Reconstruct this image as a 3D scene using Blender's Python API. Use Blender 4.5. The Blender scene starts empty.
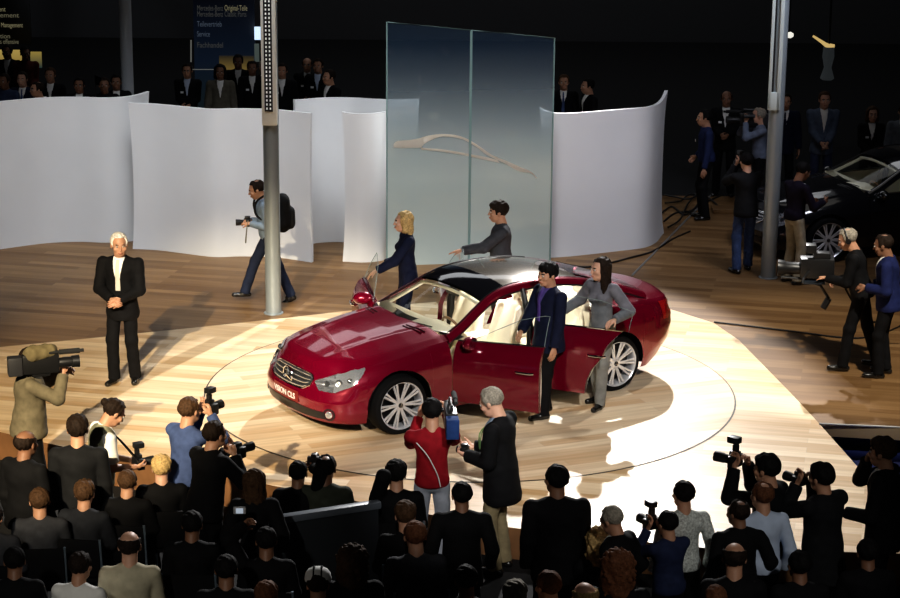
import bpy, bmesh, math, random
import numpy as np
from mathutils import Vector, Matrix

random.seed(7)
SC = bpy.context.scene
COL = SC.collection
PI = math.pi
R = math.radians

# ------------------------------------------------------------------ camera
F_PX, PITCH, ROLL, CAM_H = 2080.0, 0.26621, 0.00814, 7.3187
cam = bpy.data.cameras.new('camera')
cam.lens = F_PX / 900 * 36.0
cam.sensor_width = 36.0
cam.clip_end = 300
cam_ob = bpy.data.objects.new('camera', cam)
COL.objects.link(cam_ob)
cp, sp, cr, sr = math.cos(PITCH), math.sin(PITCH), math.cos(ROLL), math.sin(ROLL)
_fwd = Vector((0, cp, -sp)); _up0 = Vector((0, sp, cp)); _rt0 = Vector((1, 0, 0))
_rt = _rt0 * cr + _up0 * sr      # world direction of picture right
_up = _up0 * cr - _rt0 * sr
_rt, _up = _rt0 * cr + _up0 * (sr), _up0 * cr - _rt0 * sr
cam_ob.matrix_world = Matrix(((_rt.x, _up.x, -_fwd.x, 0), (_rt.y, _up.y, -_fwd.y, 0), (_rt.z, _up.z, -_fwd.z, CAM_H), (0, 0, 0, 1)))
SC.camera = cam_ob


def at(x, y, z=0.0):
    """the place in the hall at height z that the photograph shows at pixel x, y"""
    d = _fwd * F_PX + _rt * (x - 450) - _up * (y - 299)
    t = (z - CAM_H) / d.z
    return Vector((d.x * t, d.y * t, z))


def deep(x, y, Y):
    d = _fwd * F_PX + _rt * (x - 450) - _up * (y - 299)
    t = Y / d.y
    return Vector((d.x * t, Y, CAM_H + d.z * t))


# ------------------------------------------------------------------ materials
MATS = {}


def mat(name, col, rough=0.5, metal=0.0, spec=0.5, coat=0.0, emit=None, estr=1.0, var=0.0, scale=8.0, bump=0.0, alpha=1.0, trans=0.0, sheen=0.0):
    if name in MATS:
        return MATS[name]
    m = bpy.data.materials.new(name)
    m.use_nodes = True
    nt = m.node_tree
    b = nt.nodes['Principled BSDF']
    b.inputs['Base Color'].default_value = (*col, 1)
    b.inputs['Roughness'].default_value = rough
    b.inputs['Metallic'].default_value = metal
    b.inputs['Specular IOR Level'].default_value = spec
    b.inputs['Coat Weight'].default_value = coat
    b.inputs['Coat Roughness'].default_value = 0.03
    b.inputs['Alpha'].default_value = alpha
    b.inputs['Transmission Weight'].default_value = trans
    b.inputs['Sheen Weight'].default_value = sheen
    if emit is not None:
        b.inputs['Emission Color'].default_value = (*emit, 1)
        b.inputs['Emission Strength'].default_value = estr
    if var > 0 or bump > 0:
        tc = nt.nodes.new('ShaderNodeTexCoord')
        nz = nt.nodes.new('ShaderNodeTexNoise')
        nz.inputs['Scale'].default_value = scale
        nz.inputs['Detail'].default_value = 5
        nt.links.new(tc.outputs['Object'], nz.inputs['Vector'])
        if var > 0:
            cr_ = nt.nodes.new('ShaderNodeValToRGB')
            cr_.color_ramp.elements[0].position = 0.3
            cr_.color_ramp.elements[1].position = 0.7
            cr_.color_ramp.elements[0].color = (*[max(0, c * (1 - var)) for c in col], 1)
            cr_.color_ramp.elements[1].color = (*[min(1, c * (1 + var)) for c in col], 1)
            nt.links.new(nz.outputs['Fac'], cr_.inputs['Fac'])
            nt.links.new(cr_.outputs['Color'], b.inputs['Base Color'])
        if bump > 0:
            bp = nt.nodes.new('ShaderNodeBump')
            bp.inputs['Strength'].default_value = bump
            bp.inputs['Distance'].default_value = 0.01
            nt.links.new(nz.outputs['Fac'], bp.inputs['Height'])
            nt.links.new(bp.outputs['Normal'], b.inputs['Normal'])
    MATS[name] = m
    return m


def fabric(name, col, rough=0.85, var=0.18, scale=14.0):
    return mat(name, col, rough=rough, var=var, scale=scale, bump=0.25, spec=0.2)


def wood(name, c1, c2, ang, plank=0.14, length=2.2, rough=0.35, fade=None):
    if name in MATS:
        return MATS[name]
    m = bpy.data.materials.new(name)
    m.use_nodes = True
    nt = m.node_tree
    L = nt.links.new
    b = nt.nodes['Principled BSDF']
    tc = nt.nodes.new('ShaderNodeTexCoord')
    mp = nt.nodes.new('ShaderNodeMapping')
    mp.inputs['Rotation'].default_value = (0, 0, -ang)
    L(tc.outputs['Object'], mp.inputs['Vector'])
    br = nt.nodes.new('ShaderNodeTexBrick')
    br.offset = 0.37
    br.inputs['Scale'].default_value = 1.0
    br.inputs['Brick Width'].default_value = length
    br.inputs['Row Height'].default_value = plank
    br.inputs['Mortar Size'].default_value = 0.002
    br.inputs['Mortar Smooth'].default_value = 0.3
    br.inputs['Bias'].default_value = 0.0
    br.inputs['Color1'].default_value = (*c1, 1)
    br.inputs['Color2'].default_value = (*c2, 1)
    br.inputs['Mortar'].default_value = (*[c * 0.72 for c in c2], 1)
    L(mp.outputs['Vector'], br.inputs['Vector'])
    # long grain
    mp2 = nt.nodes.new('ShaderNodeMapping')
    mp2.inputs['Scale'].default_value = (0.7, 9.0, 1)
    L(mp.outputs['Vector'], mp2.inputs['Vector'])
    nz = nt.nodes.new('ShaderNodeTexNoise')
    nz.inputs['Scale'].default_value = 1.6
    nz.inputs['Detail'].default_value = 6
    L(mp2.outputs['Vector'], nz.inputs['Vector'])
    rp = nt.nodes.new('ShaderNodeValToRGB')
    rp.color_ramp.elements[0].position = 0.32
    rp.color_ramp.elements[1].position = 0.68
    rp.color_ramp.elements[0].color = (0.84, 0.80, 0.74, 1)
    rp.color_ramp.elements[1].color = (1.06, 1.05, 1.04, 1)
    L(nz.outputs['Fac'], rp.inputs['Fac'])
    mx = nt.nodes.new('ShaderNodeMix')
    mx.data_type = 'RGBA'
    mx.blend_type = 'MULTIPLY'
    mx.inputs['Factor'].default_value = 1.0
    L(br.outputs['Color'], mx.inputs[6])
    L(rp.outputs['Color'], mx.inputs[7])
    L(mx.outputs[2], b.inputs['Base Color'])
    b.inputs['Roughness'].default_value = rough
    b.inputs['Specular IOR Level'].default_value = 0.16
    MATS[name] = m
    return m


# ------------------------------------------------------------------ object helpers
def tag(o, label=None, cat=None, group=None, kind=None):
    if label: o['label'] = label
    if cat: o['category'] = cat
    if group: o['group'] = group
    if kind: o['kind'] = kind
    return o


def thing(name, label, cat, loc=(0, 0, 0), rz=0.0, group=None):
    o = bpy.data.objects.new(name, None)
    o.empty_display_size = 0.2
    COL.objects.link(o)
    o.location = loc
    o.rotation_euler = (0, 0, rz)
    return tag(o, label, cat, group)


def mesh_ob(name, verts, faces, m, parent=None, smooth=True, sharp=None, label=None, mi=None):
    me = bpy.data.meshes.new(name)
    me.from_pydata([tuple(v) for v in verts], [], [tuple(f) for f in faces])
    ms = m if isinstance(m, (list, tuple)) else [m]
    for k in ms:
        me.materials.append(k)
    if mi is not None:
        me.polygons.foreach_set('material_index', np.asarray(mi, dtype=np.int32))
    if smooth:
        me.polygons.foreach_set('use_smooth', [True] * len(me.polygons))
        if sharp:
            me.set_sharp_from_angle(angle=R(sharp))
    me.update()
    o = bpy.data.objects.new(name, me)
    COL.objects.link(o)
    if parent is not None:
        o.parent = parent
    if label:
        o['label'] = label
    return o


class MB:
    """collects shapes that become one mesh"""

    def __init__(self):
        self.v = []; self.f = []; self.mi = []; self.cur = 0

    def add(self, vs, fs):
        n = len(self.v)
        self.v += [tuple(x) for x in vs]
        self.f += [tuple(i + n for i in f) for f in fs]
        self.mi += [self.cur] * len(fs)
        return self

    def box(self, c, s, M=None, bev=0.0):
        bm = bmesh.new()
        bmesh.ops.create_cube(bm, size=1.0)
        for v in bm.verts:
            v.co = Vector((v.co.x * s[0], v.co.y * s[1], v.co.z * s[2]))
        if bev > 0:
            bmesh.ops.bevel(bm, geom=list(bm.edges), offset=bev, segments=2, affect='EDGES', profile=0.6)
        self._bm(bm, Matrix.Translation(c), M)
        return self

    def _bm(self, bm, T, M=None):
        if M is not None:
            T = M @ T
        bm.verts.ensure_lookup_table()
        vs = [T @ v.co for v in bm.verts]
        fs = [[v.index for v in f.verts] for f in bm.faces]
        bm.verts.index_update()
        self.add(vs, fs)
        bm.free()

    def tube(self, pts, r, n=10, cap=True, closed=False, M=None):
        pts = [Vector(p) for p in pts]
        rs = r if isinstance(r, (list, tuple)) else [r] * len(pts)
        vs = []; fs = []
        ref = None
        N = len(pts)
        for i, p in enumerate(pts):
            a = pts[(i - 1) % N] if (i > 0 or closed) else pts[i]
            b = pts[(i + 1) % N] if (i < N - 1 or closed) else pts[i]
            t = (b - a).normalized()
            if ref is None:
                ref = Vector((0, 0, 1)) if abs(t.z) < 0.9 else Vector((1, 0, 0))
            u = (ref - t * ref.dot(t)).normalized()
            w = t.cross(u)
            ref = u
            for k in range(n):
                a_ = 2 * PI * k / n
                vs.append(p + u * math.cos(a_) * rs[i] + w * math.sin(a_) * rs[i])
        for i in range(N if closed else N - 1):
            j = (i + 1) % N
            for k in range(n):
                fs.append((i * n + k, i * n + (k + 1) % n, j * n + (k + 1) % n, j * n + k))
        if cap and not closed:
            fs.append(tuple(range(n - 1, -1, -1)))
            fs.append(tuple((N - 1) * n + k for k in range(n)))
        if M is not None:
            vs = [M @ v for v in vs]
        return self.add(vs, fs)

    def cyl(self, a, b, r, r2=None, n=16, M=None):
        return self.tube([a, b], [r, r if r2 is None else r2], n=n, M=M)

    def lathe(self, prof, n=32, axis='Z', M=None, close=False):
        vs = []; fs = []
        for (r, h) in prof:
            for k in range(n):
                a = 2 * PI * k / n
                p = (r * math.cos(a), r * math.sin(a), h)
                if axis == 'Y': p = (p[0], p[2], p[1])
                if axis == 'X': p = (p[2], p[0], p[1])
                vs.append(Vector(p))
        m_ = len(prof)
        for i in range(m_ if close else m_ - 1):
            j = (i + 1) % m_
            for k in range(n):
                fs.append((i * n + k, i * n + (k + 1) % n, j * n + (k + 1) % n, j * n + k))
        if M is not None:
            vs = [M @ v for v in vs]
        return self.add(vs, fs)

    def grid(self, G, flip=False):
        """G: rows x cols of points"""
        r_, c_ = len(G), len(G[0])
        vs = [p for row in G for p in row]
        fs = []
        for i in range(r_ - 1):
            for j in range(c_ - 1):
                q = (i * c_ + j, i * c_ + j + 1, (i + 1) * c_ + j + 1, (i + 1) * c_ + j)
                fs.append(q[::-1] if flip else q)
        return self.add(vs, fs)

    def poly(self, pts, h=None, z0=None):
        """flat polygon; with h it becomes a prism going down by h"""
        n = len(pts)
        self.add(pts, [tuple(range(n))])
        if h:
            low = [(p[0], p[1], p[2] - h) for p in pts]
            self.add(low, [tuple(range(n - 1, -1, -1))])
            for i in range(n):
                j = (i + 1) % n
                self.add([pts[i], low[i], low[j], pts[j]], [(0, 1, 2, 3)])
        return self

    def obj(self, name, m, parent=None, smooth=True, sharp=35, label=None):
        o = mesh_ob(name, self.v, self.f, m, parent, smooth, sharp, label, self.mi if isinstance(m, (list, tuple)) and len(m) > 1 else None)
        return o


def copy_tree(o, parent=None):
    c = o.copy()
    COL.objects.link(c)
    if parent is not None:
        c.parent = parent
    for ch in list(o.children):
        copy_tree(ch, c)
    return c


def catmull(pts, per=8):
    pts = [Vector(p) for p in pts]
    out = []
    for i in range(len(pts) - 1):
        p0 = pts[max(i - 1, 0)]; p1 = pts[i]; p2 = pts[i + 1]; p3 = pts[min(i + 2, len(pts) - 1)]
        for k in range(per):
            t = k / per
            out.append(0.5 * ((2 * p1) + (p2 - p0) * t + (2 * p0 - 5 * p1 + 4 * p2 - p3) * t * t + (3 * p1 - p0 - 3 * p2 + p3) * t ** 3))
    out.append(pts[-1])
    return out


def lerp(a, b, t):
    return a + (b - a) * t


def interp(x, xs, ys):
    return float(np.interp(x, xs, ys))


def smooth01(t):
    t = min(1, max(0, t))
    return t * t * (3 - 2 * t)


# ------------------------------------------------------------------ distance fields to meshes
def surface_nets(F, org, h):
    """F sampled on a grid, negative inside -> (verts, quads)"""
    nx, ny, nz = F.shape
    s = F < 0
    c = s.astype(np.int8)
    cnt = sum(c[i:nx - 1 + i, j:ny - 1 + j, k:nz - 1 + k] for i in (0, 1) for j in (0, 1) for k in (0, 1))
    act = (cnt > 0) & (cnt < 8)
    idx = -np.ones(act.shape, dtype=np.int64)
    A = np.argwhere(act)
    if len(A) == 0:
        return np.zeros((0, 3)), np.zeros((0, 4), dtype=int)
    idx[act] = np.arange(len(A))
    acc = np.zeros((len(A), 3)); wt = np.zeros(len(A))
    corners = [(i, j, k) for i in (0, 1) for j in (0, 1) for k in (0, 1)]
    for a in range(8):
        for b in range(a + 1, 8):
            ca, cb = np.array(corners[a]), np.array(corners[b])
            if np.abs(ca - cb).sum() != 1: continue
            fa = F[A[:, 0] + ca[0], A[:, 1] + ca[1], A[:, 2] + ca[2]]
            fb = F[A[:, 0] + cb[0], A[:, 1] + cb[1], A[:, 2] + cb[2]]
            cross = (fa < 0) != (fb < 0)
            t = np.where(cross, fa / np.where(fa == fb, 1, fa - fb), 0)
            P = ca + (cb - ca) * t[:, None]
            acc[cross] += P[cross]; wt[cross] += 1
    V = (A + acc / wt[:, None]) * h + org
    Q = []
    for ax in range(3):
        o1, o2 = [(1, 2), (2, 0), (0, 1)][ax]
        sl0 = [slice(None)] * 3; sl1 = [slice(None)] * 3
        sl0[ax] = slice(0, -1); sl1[ax] = slice(1, None)
        a = s[tuple(sl0)]; b = s[tuple(sl1)]
        E = np.argwhere(a != b)
        E = E[(E[:, o1] > 0) & (E[:, o2] > 0) & (E[:, o1] < F.shape[o1] - 1) & (E[:, o2] < F.shape[o2] - 1)]
        if len(E) == 0: continue
        d1 = np.zeros(3, int); d1[o1] = 1
        d2 = np.zeros(3, int); d2[o2] = 1
        def g(e): return idx[e[:, 0], e[:, 1], e[:, 2]]
        q = np.stack([g(E - d1 - d2), g(E - d2), g(E), g(E - d1)], 1)
        ins = a[E[:, 0], E[:, 1], E[:, 2]]
        q[~ins] = q[~ins][:, ::-1]
        Q.append(q)
    Q = np.concatenate(Q)
    Q = Q[(Q >= 0).all(1)]
    return V, Q


def _cap(P, a, b, r1, r2, ax=None, kf=1.0):
    """tapered capsule; ax/kf squash along a unit axis (kf > 1 makes it thinner along ax)"""
    a = np.asarray(a, dtype=np.float32); b = np.asarray(b, dtype=np.float32)
    q = P - a; d = b - a
    if ax is not None:
        ax = np.asarray(ax, dtype=np.float32)
        q = q + (q @ ax)[..., None] * ax * (kf - 1)
        d = d + (d @ ax) * ax * (kf - 1)
    L = float(d @ d)
    t = np.clip((q @ d) / L, 0, 1) if L > 1e-9 else np.zeros(q.shape[:-1], dtype=np.float32)
    return np.linalg.norm(q - t[..., None] * d, axis=-1) - (r1 + (r2 - r1) * t)


def _ell(P, c, rad, M=None):
    q = P - np.asarray(c, dtype=np.float32)
    if M is not None:
        q = q @ np.asarray(M, dtype=np.float32)      # columns of M are the ellipsoid's axes
    rad = np.asarray(rad, dtype=np.float32)
    k = np.linalg.norm(q / rad, axis=-1)
    return (k - 1) * float(min(rad)) * (0.6 + 0.4 * float(np.mean(rad) / min(rad)))


def smin(a, b, k):
    h = np.clip(0.5 + 0.5 * (b - a) / k, 0, 1)
    return b + (a - b) * h - k * h * (1 - h)


def sdf_mesh(fn, lo, hi, h):
    lo = np.asarray(lo, dtype=np.float32) - 2 * h; hi = np.asarray(hi, dtype=np.float32) + 2 * h
    n = np.ceil((hi - lo) / h).astype(int) + 1
    g = np.stack(np.meshgrid(*[lo[i] + np.arange(n[i], dtype=np.float32) * h for i in range(3)], indexing='ij'), -1)
    F = fn(g)
    return surface_nets(F, lo, h)
# ------------------------------------------------------------------ people
SKIN = {
    'fair': (0.62, 0.36, 0.25), 'tan': (0.50, 0.27, 0.17), 'brown': (0.24, 0.12, 0.07), 'pale': (0.70, 0.45, 0.35)}
HAIRC = {'black': (0.008, 0.007, 0.007), 'dark': (0.022, 0.014, 0.010), 'brown': (0.07, 0.038, 0.02), 'blond': (0.52, 0.36, 0.16),
         'grey': (0.30, 0.27, 0.22), 'white': (0.72, 0.69, 0.64), 'auburn': (0.12, 0.05, 0.025)}
_CACHE = {}


def vv(*a): return np.array(a, dtype=np.float64)
def unit(v):
    n = np.linalg.norm(v)
    return v / n if n > 1e-9 else v


def ik(a, c, l1, l2, hint):
    """joint between a and c"""
    d = c - a; L = np.linalg.norm(d)
    mx = (l1 + l2) * .998
    if L > mx:
        c = a + d * mx / L; d = c - a; L = mx
    x = (l1 * l1 - l2 * l2 + L * L) / (2 * L)
    h = math.sqrt(max(0, l1 * l1 - x * x))
    u = unit(d); w = hint - u * np.dot(hint, u); w = unit(w)
    return a + u * x + w * h, c


def rotm(axis, ang):
    return np.array(Matrix.Rotation(ang, 3, Vector(axis)))


def skeleton(p):
    """p: pose dict in the person's own frame (x right, y forward, z up, origin between the feet)"""
    k = p['h'] / 1.78; J = {'k': k}
    hip_h = p.get('hip', .95 * k); lean = R(p.get('lean', 3)); side = R(p.get('side', 0)); twist = R(p.get('twist', 0))
    hx, hy = p.get('hipxy', (0, 0))
    J['pelvis'] = vv(hx, hy, hip_h)
    T = rotm((0, 0, 1), twist) @ rotm((1, 0, 0), -lean) @ rotm((0, 1, 0), side)
    J['T'] = T
    f = lambda x, y, z: J['pelvis'] + T @ (vv(x, y, z) * k)
    J['f'] = f
    w = p.get('sw', .185)
    J['waist'] = f(0, .0, .14); J['chest'] = f(0, -.005, .34); J['neck0'] = f(0, -.01, .495); J['neck1'] = f(0, .02, .552)
    hd = rotm((0, 0, 1), R(p.get('turn', 0)) + twist * .5) @ rotm((1, 0, 0), R(-p.get('nod', 0))) @ rotm((0, 1, 0), R(p.get('tilt', 0)))
    J['H'] = hd
    J['head'] = J['neck1'] + hd @ (vv(0, .012, .112) * k)
    for s, n in ((-1, 'l'), (1, 'r')):
        sh = f(s * w, -.01, .445); J['sh' + n] = sh
        ht = p.get('hand' + n)
        if ht is None: ht = (s * .245, .08, .82 * 1)
        c = vv(*ht) * vv(1, 1, 1)
        if p.get('rel' + n): c = f(*ht)
        el, wr = ik(sh, c, .295 * k, .265 * k, vv(*p.get('elb' + n, (s * .35, -.9, -.3))))
        J['el' + n] = el; J['wr' + n] = wr
        hp = J['pelvis'] + rotm((0, 0, 1), twist * .6) @ vv(s * .083 * k, 0, 0); J['hip' + n] = hp
        ft = vv(*p.get('foot' + n, (s * .12, 0, 0))) + vv(0, 0, .085 * k)
        kn, an = ik(hp, ft, .44 * k, .435 * k, vv(*p.get('knee' + n, (s * .12, 1, 0.0))))
        J['kn' + n] = kn; J['an' + n] = an
        J['toe' + n] = R(p.get('toe' + n, s * 12))
    return J


def head_fn(J, fem=False):
    k = J['k'] * 1.10; H = J['H']; c = J['head']
    def g(x, y, z): return c + H @ (vv(x, y, z) * k)
    f32 = lambda m: m.astype(np.float32)
    def fn(P):
        E = lambda x, y, z, rx, ry, rz: _ell(P, g(x, y, z), (rx * k, ry * k, rz * k), H)
        d = E(0, -.014, .028, .075, .095, .084)
        d = smin(d, E(0, .022, -.03, .060, .066, .082), .02)
        d = smin(d, E(0, .040, -.078, .040 if fem else .046, .040, .034), .025)
        d = smin(d, _cap(P, g(-.03, .078, .022), g(.03, .078, .022), .014 * k, .014 * k), .015)
        d = smin(d, _cap(P, g(0, .090, .005), g(0, .103, -.028), .007 * k, .0125 * k), .010)
        d = smin(d, E(0, .088, -.062, .024, .014, .011), .008)
        for s in (-1, 1):
            d = smin(d, E(s * .045, .062, -.025, .022, .02, .02), .02)
            d = np.maximum(d, -E(s * .031, .100, .006, .017, .018, .011))
            d = smin(d, E(s * .077, -.008, -.005, .011, .019, .031), .006)
        d = smin(d, _cap(P, J['neck0'] - (J['neck1'] - J['neck0']) * .5, c + H @ (vv(0, -.02, -.05) * k), (.052 if fem else .060) * k, (.048 if fem else .056) * k), .02)
        return d
    return fn, c, g


def hair_fn(J, style):
    k = J['k'] * 1.10; H = J['H']; c = J['head']
    def fn(P):
        q = (P - c.astype(np.float32)) @ H.astype(np.float32) / k
        x, y, z = q[..., 0], q[..., 1], q[..., 2]
        E = lambda cx, cy, cz, rx, ry, rz: _ell(q, (cx, cy, cz), (rx, ry, rz))
        wob = .0045 * np.sin(80 * x + 40 * z) * np.sin(70 * y + 35 * x) + .002 * np.sin(150 * y + 90 * x)
        d = E(0, -.018, .036, .087, .104, .090) + wob
        ins = E(0, -.010, .020, .062, .085, .068)
        # where hair grows
        top = .084 - z + .32 * np.maximum(0, .04 - y)
        sidez = np.maximum(y - .030, -.022 - z)
        back = np.maximum(y + .030, -.100 - z)
        grow = np.minimum(np.minimum(top, sidez), back)
        d = np.maximum(d, grow)
        if style == 'ring':
            d = np.maximum(d, -E(0, .015, .125, .105, .135, .088))
        if style == 'thin':
            d = np.maximum(d, -E(0, -.045, .135, .05, .055, .045))
        if style in ('long', 'bob', 'curly', 'wavy'):
            ln = {'long': -.27, 'bob': -.10, 'curly': -.15, 'wavy': -.22}[style]
            bulk = 1.22 if style == 'curly' else 1.05
            d = smin(d, np.maximum(_cap(q, (0, -.045, .03), (0, -.06, ln), .088 * bulk, .075 * bulk, (0, 1, 0), 1.35) + wob * 2, y - .035), .02)
            for s in (-1, 1):
                d = smin(d, _cap(q, (s * .066, .0, .05), (s * .074, -.015, ln * .8), .030, .036) + wob, .03)
        if style == 'curly':
            d = d - .010 + .012 * np.sin(85 * x) * np.sin(85 * y + 2) * np.sin(85 * z)
            d = np.maximum(d, -E(0, .10, -.03, .06, .06, .085))
        if style == 'bun':
            d = smin(d, E(0, -.128, .045, .036, .034, .036), .012)
        if style == 'full':
            d = smin(d, E(0, -.01, .065, .085, .10, .070) + wob * 1.5, .02)
            d = smin(d, np.maximum(E(0, .04, .085, .065, .055, .035), -(z - .06)), .01)
        if style == 'ponytail':
            d = smin(d, E(0, -.115, .02, .03, .03, .03), .01)
            d = smin(d, _cap(q, (0, -.13, .015), (0, -.125, -.13), .028, .014), .015)
        return d * k
    lo = -.33 if style in ('long', 'wavy') else (-.25 if style in ('curly', 'bob') else -.2)
    return fn, c, abs(lo) * k


def hand_mesh(wr, el, side, curl, palm_dir, k, h=.006):
    """five-fingered hand at the wrist; d along the forearm, palm_dir = where the palm looks"""
    d = unit(wr - el); n = vv(*palm_dir); n = n - d * np.dot(n, d)
    if np.linalg.norm(n) < 1e-3: n = vv(0, 0, -1) - d * d[2] * -1
    n = unit(n); u = np.cross(d, n) * side          # towards the thumb
    fr = lambda a, b, c: wr + (d * a + u * b + n * c) * k
    prims = []
    def fn(P):
        r = _cap(P, fr(.005, 0, 0), fr(.03, 0, 0), .028 * k, .030 * k, n, 1.35)
        r = smin(r, _cap(P, fr(.045, .020, 0), fr(.088, .026, .002), .022 * k, .0175 * k, n, 1.25), .01)
        r = smin(r, _cap(P, fr(.045, -.018, 0), fr(.082, -.024, .002), .021 * k, .0165 * k, n, 1.25), .01)
        for i, (b, L) in enumerate(((.032, .072), (.011, .080), (-.010, .074), (-.030, .058))):
            a0 = .088 - .004 * abs(i - 1)
            c1 = curl * (0.75 + .12 * i); c2 = c1 + curl * 1.1; c3 = c2 + curl * .8
            p0 = fr(a0, b, .002)
            l1, l2, l3 = L * .44, L * .31, L * .25
            p1 = p0 + (d * math.cos(c1) + n * math.sin(c1)) * l1 * k
            p2 = p1 + (d * math.cos(c2) + n * math.sin(c2)) * l2 * k
            p3 = p2 + (d * math.cos(c3) + n * math.sin(c3)) * l3 * k
            f = np.minimum(np.minimum(_cap(P, p0, p1, .0092 * k, .0085 * k), _cap(P, p1, p2, .0085 * k, .0078 * k)), _cap(P, p2, p3, .0078 * k, .0065 * k))
            r = smin(r, f, .004)
        t0 = fr(.025, .030, .004); t1 = fr(.055, .055, .016); t2 = fr(.085, .062, .030 + .02 * curl)
        r = smin(r, np.minimum(_cap(P, t0, t1, .0125 * k, .0105 * k), _cap(P, t1, t2, .0100 * k, .0075 * k)), .006)
        return r
    c = fr(.09, 0, 0)
    rad = .125 * k
    lo = np.minimum(np.minimum(c, wr), wr) - vv(1, 1, 1) * .0; 
    return sdf_mesh(fn, c - rad, c + rad, h)


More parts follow.
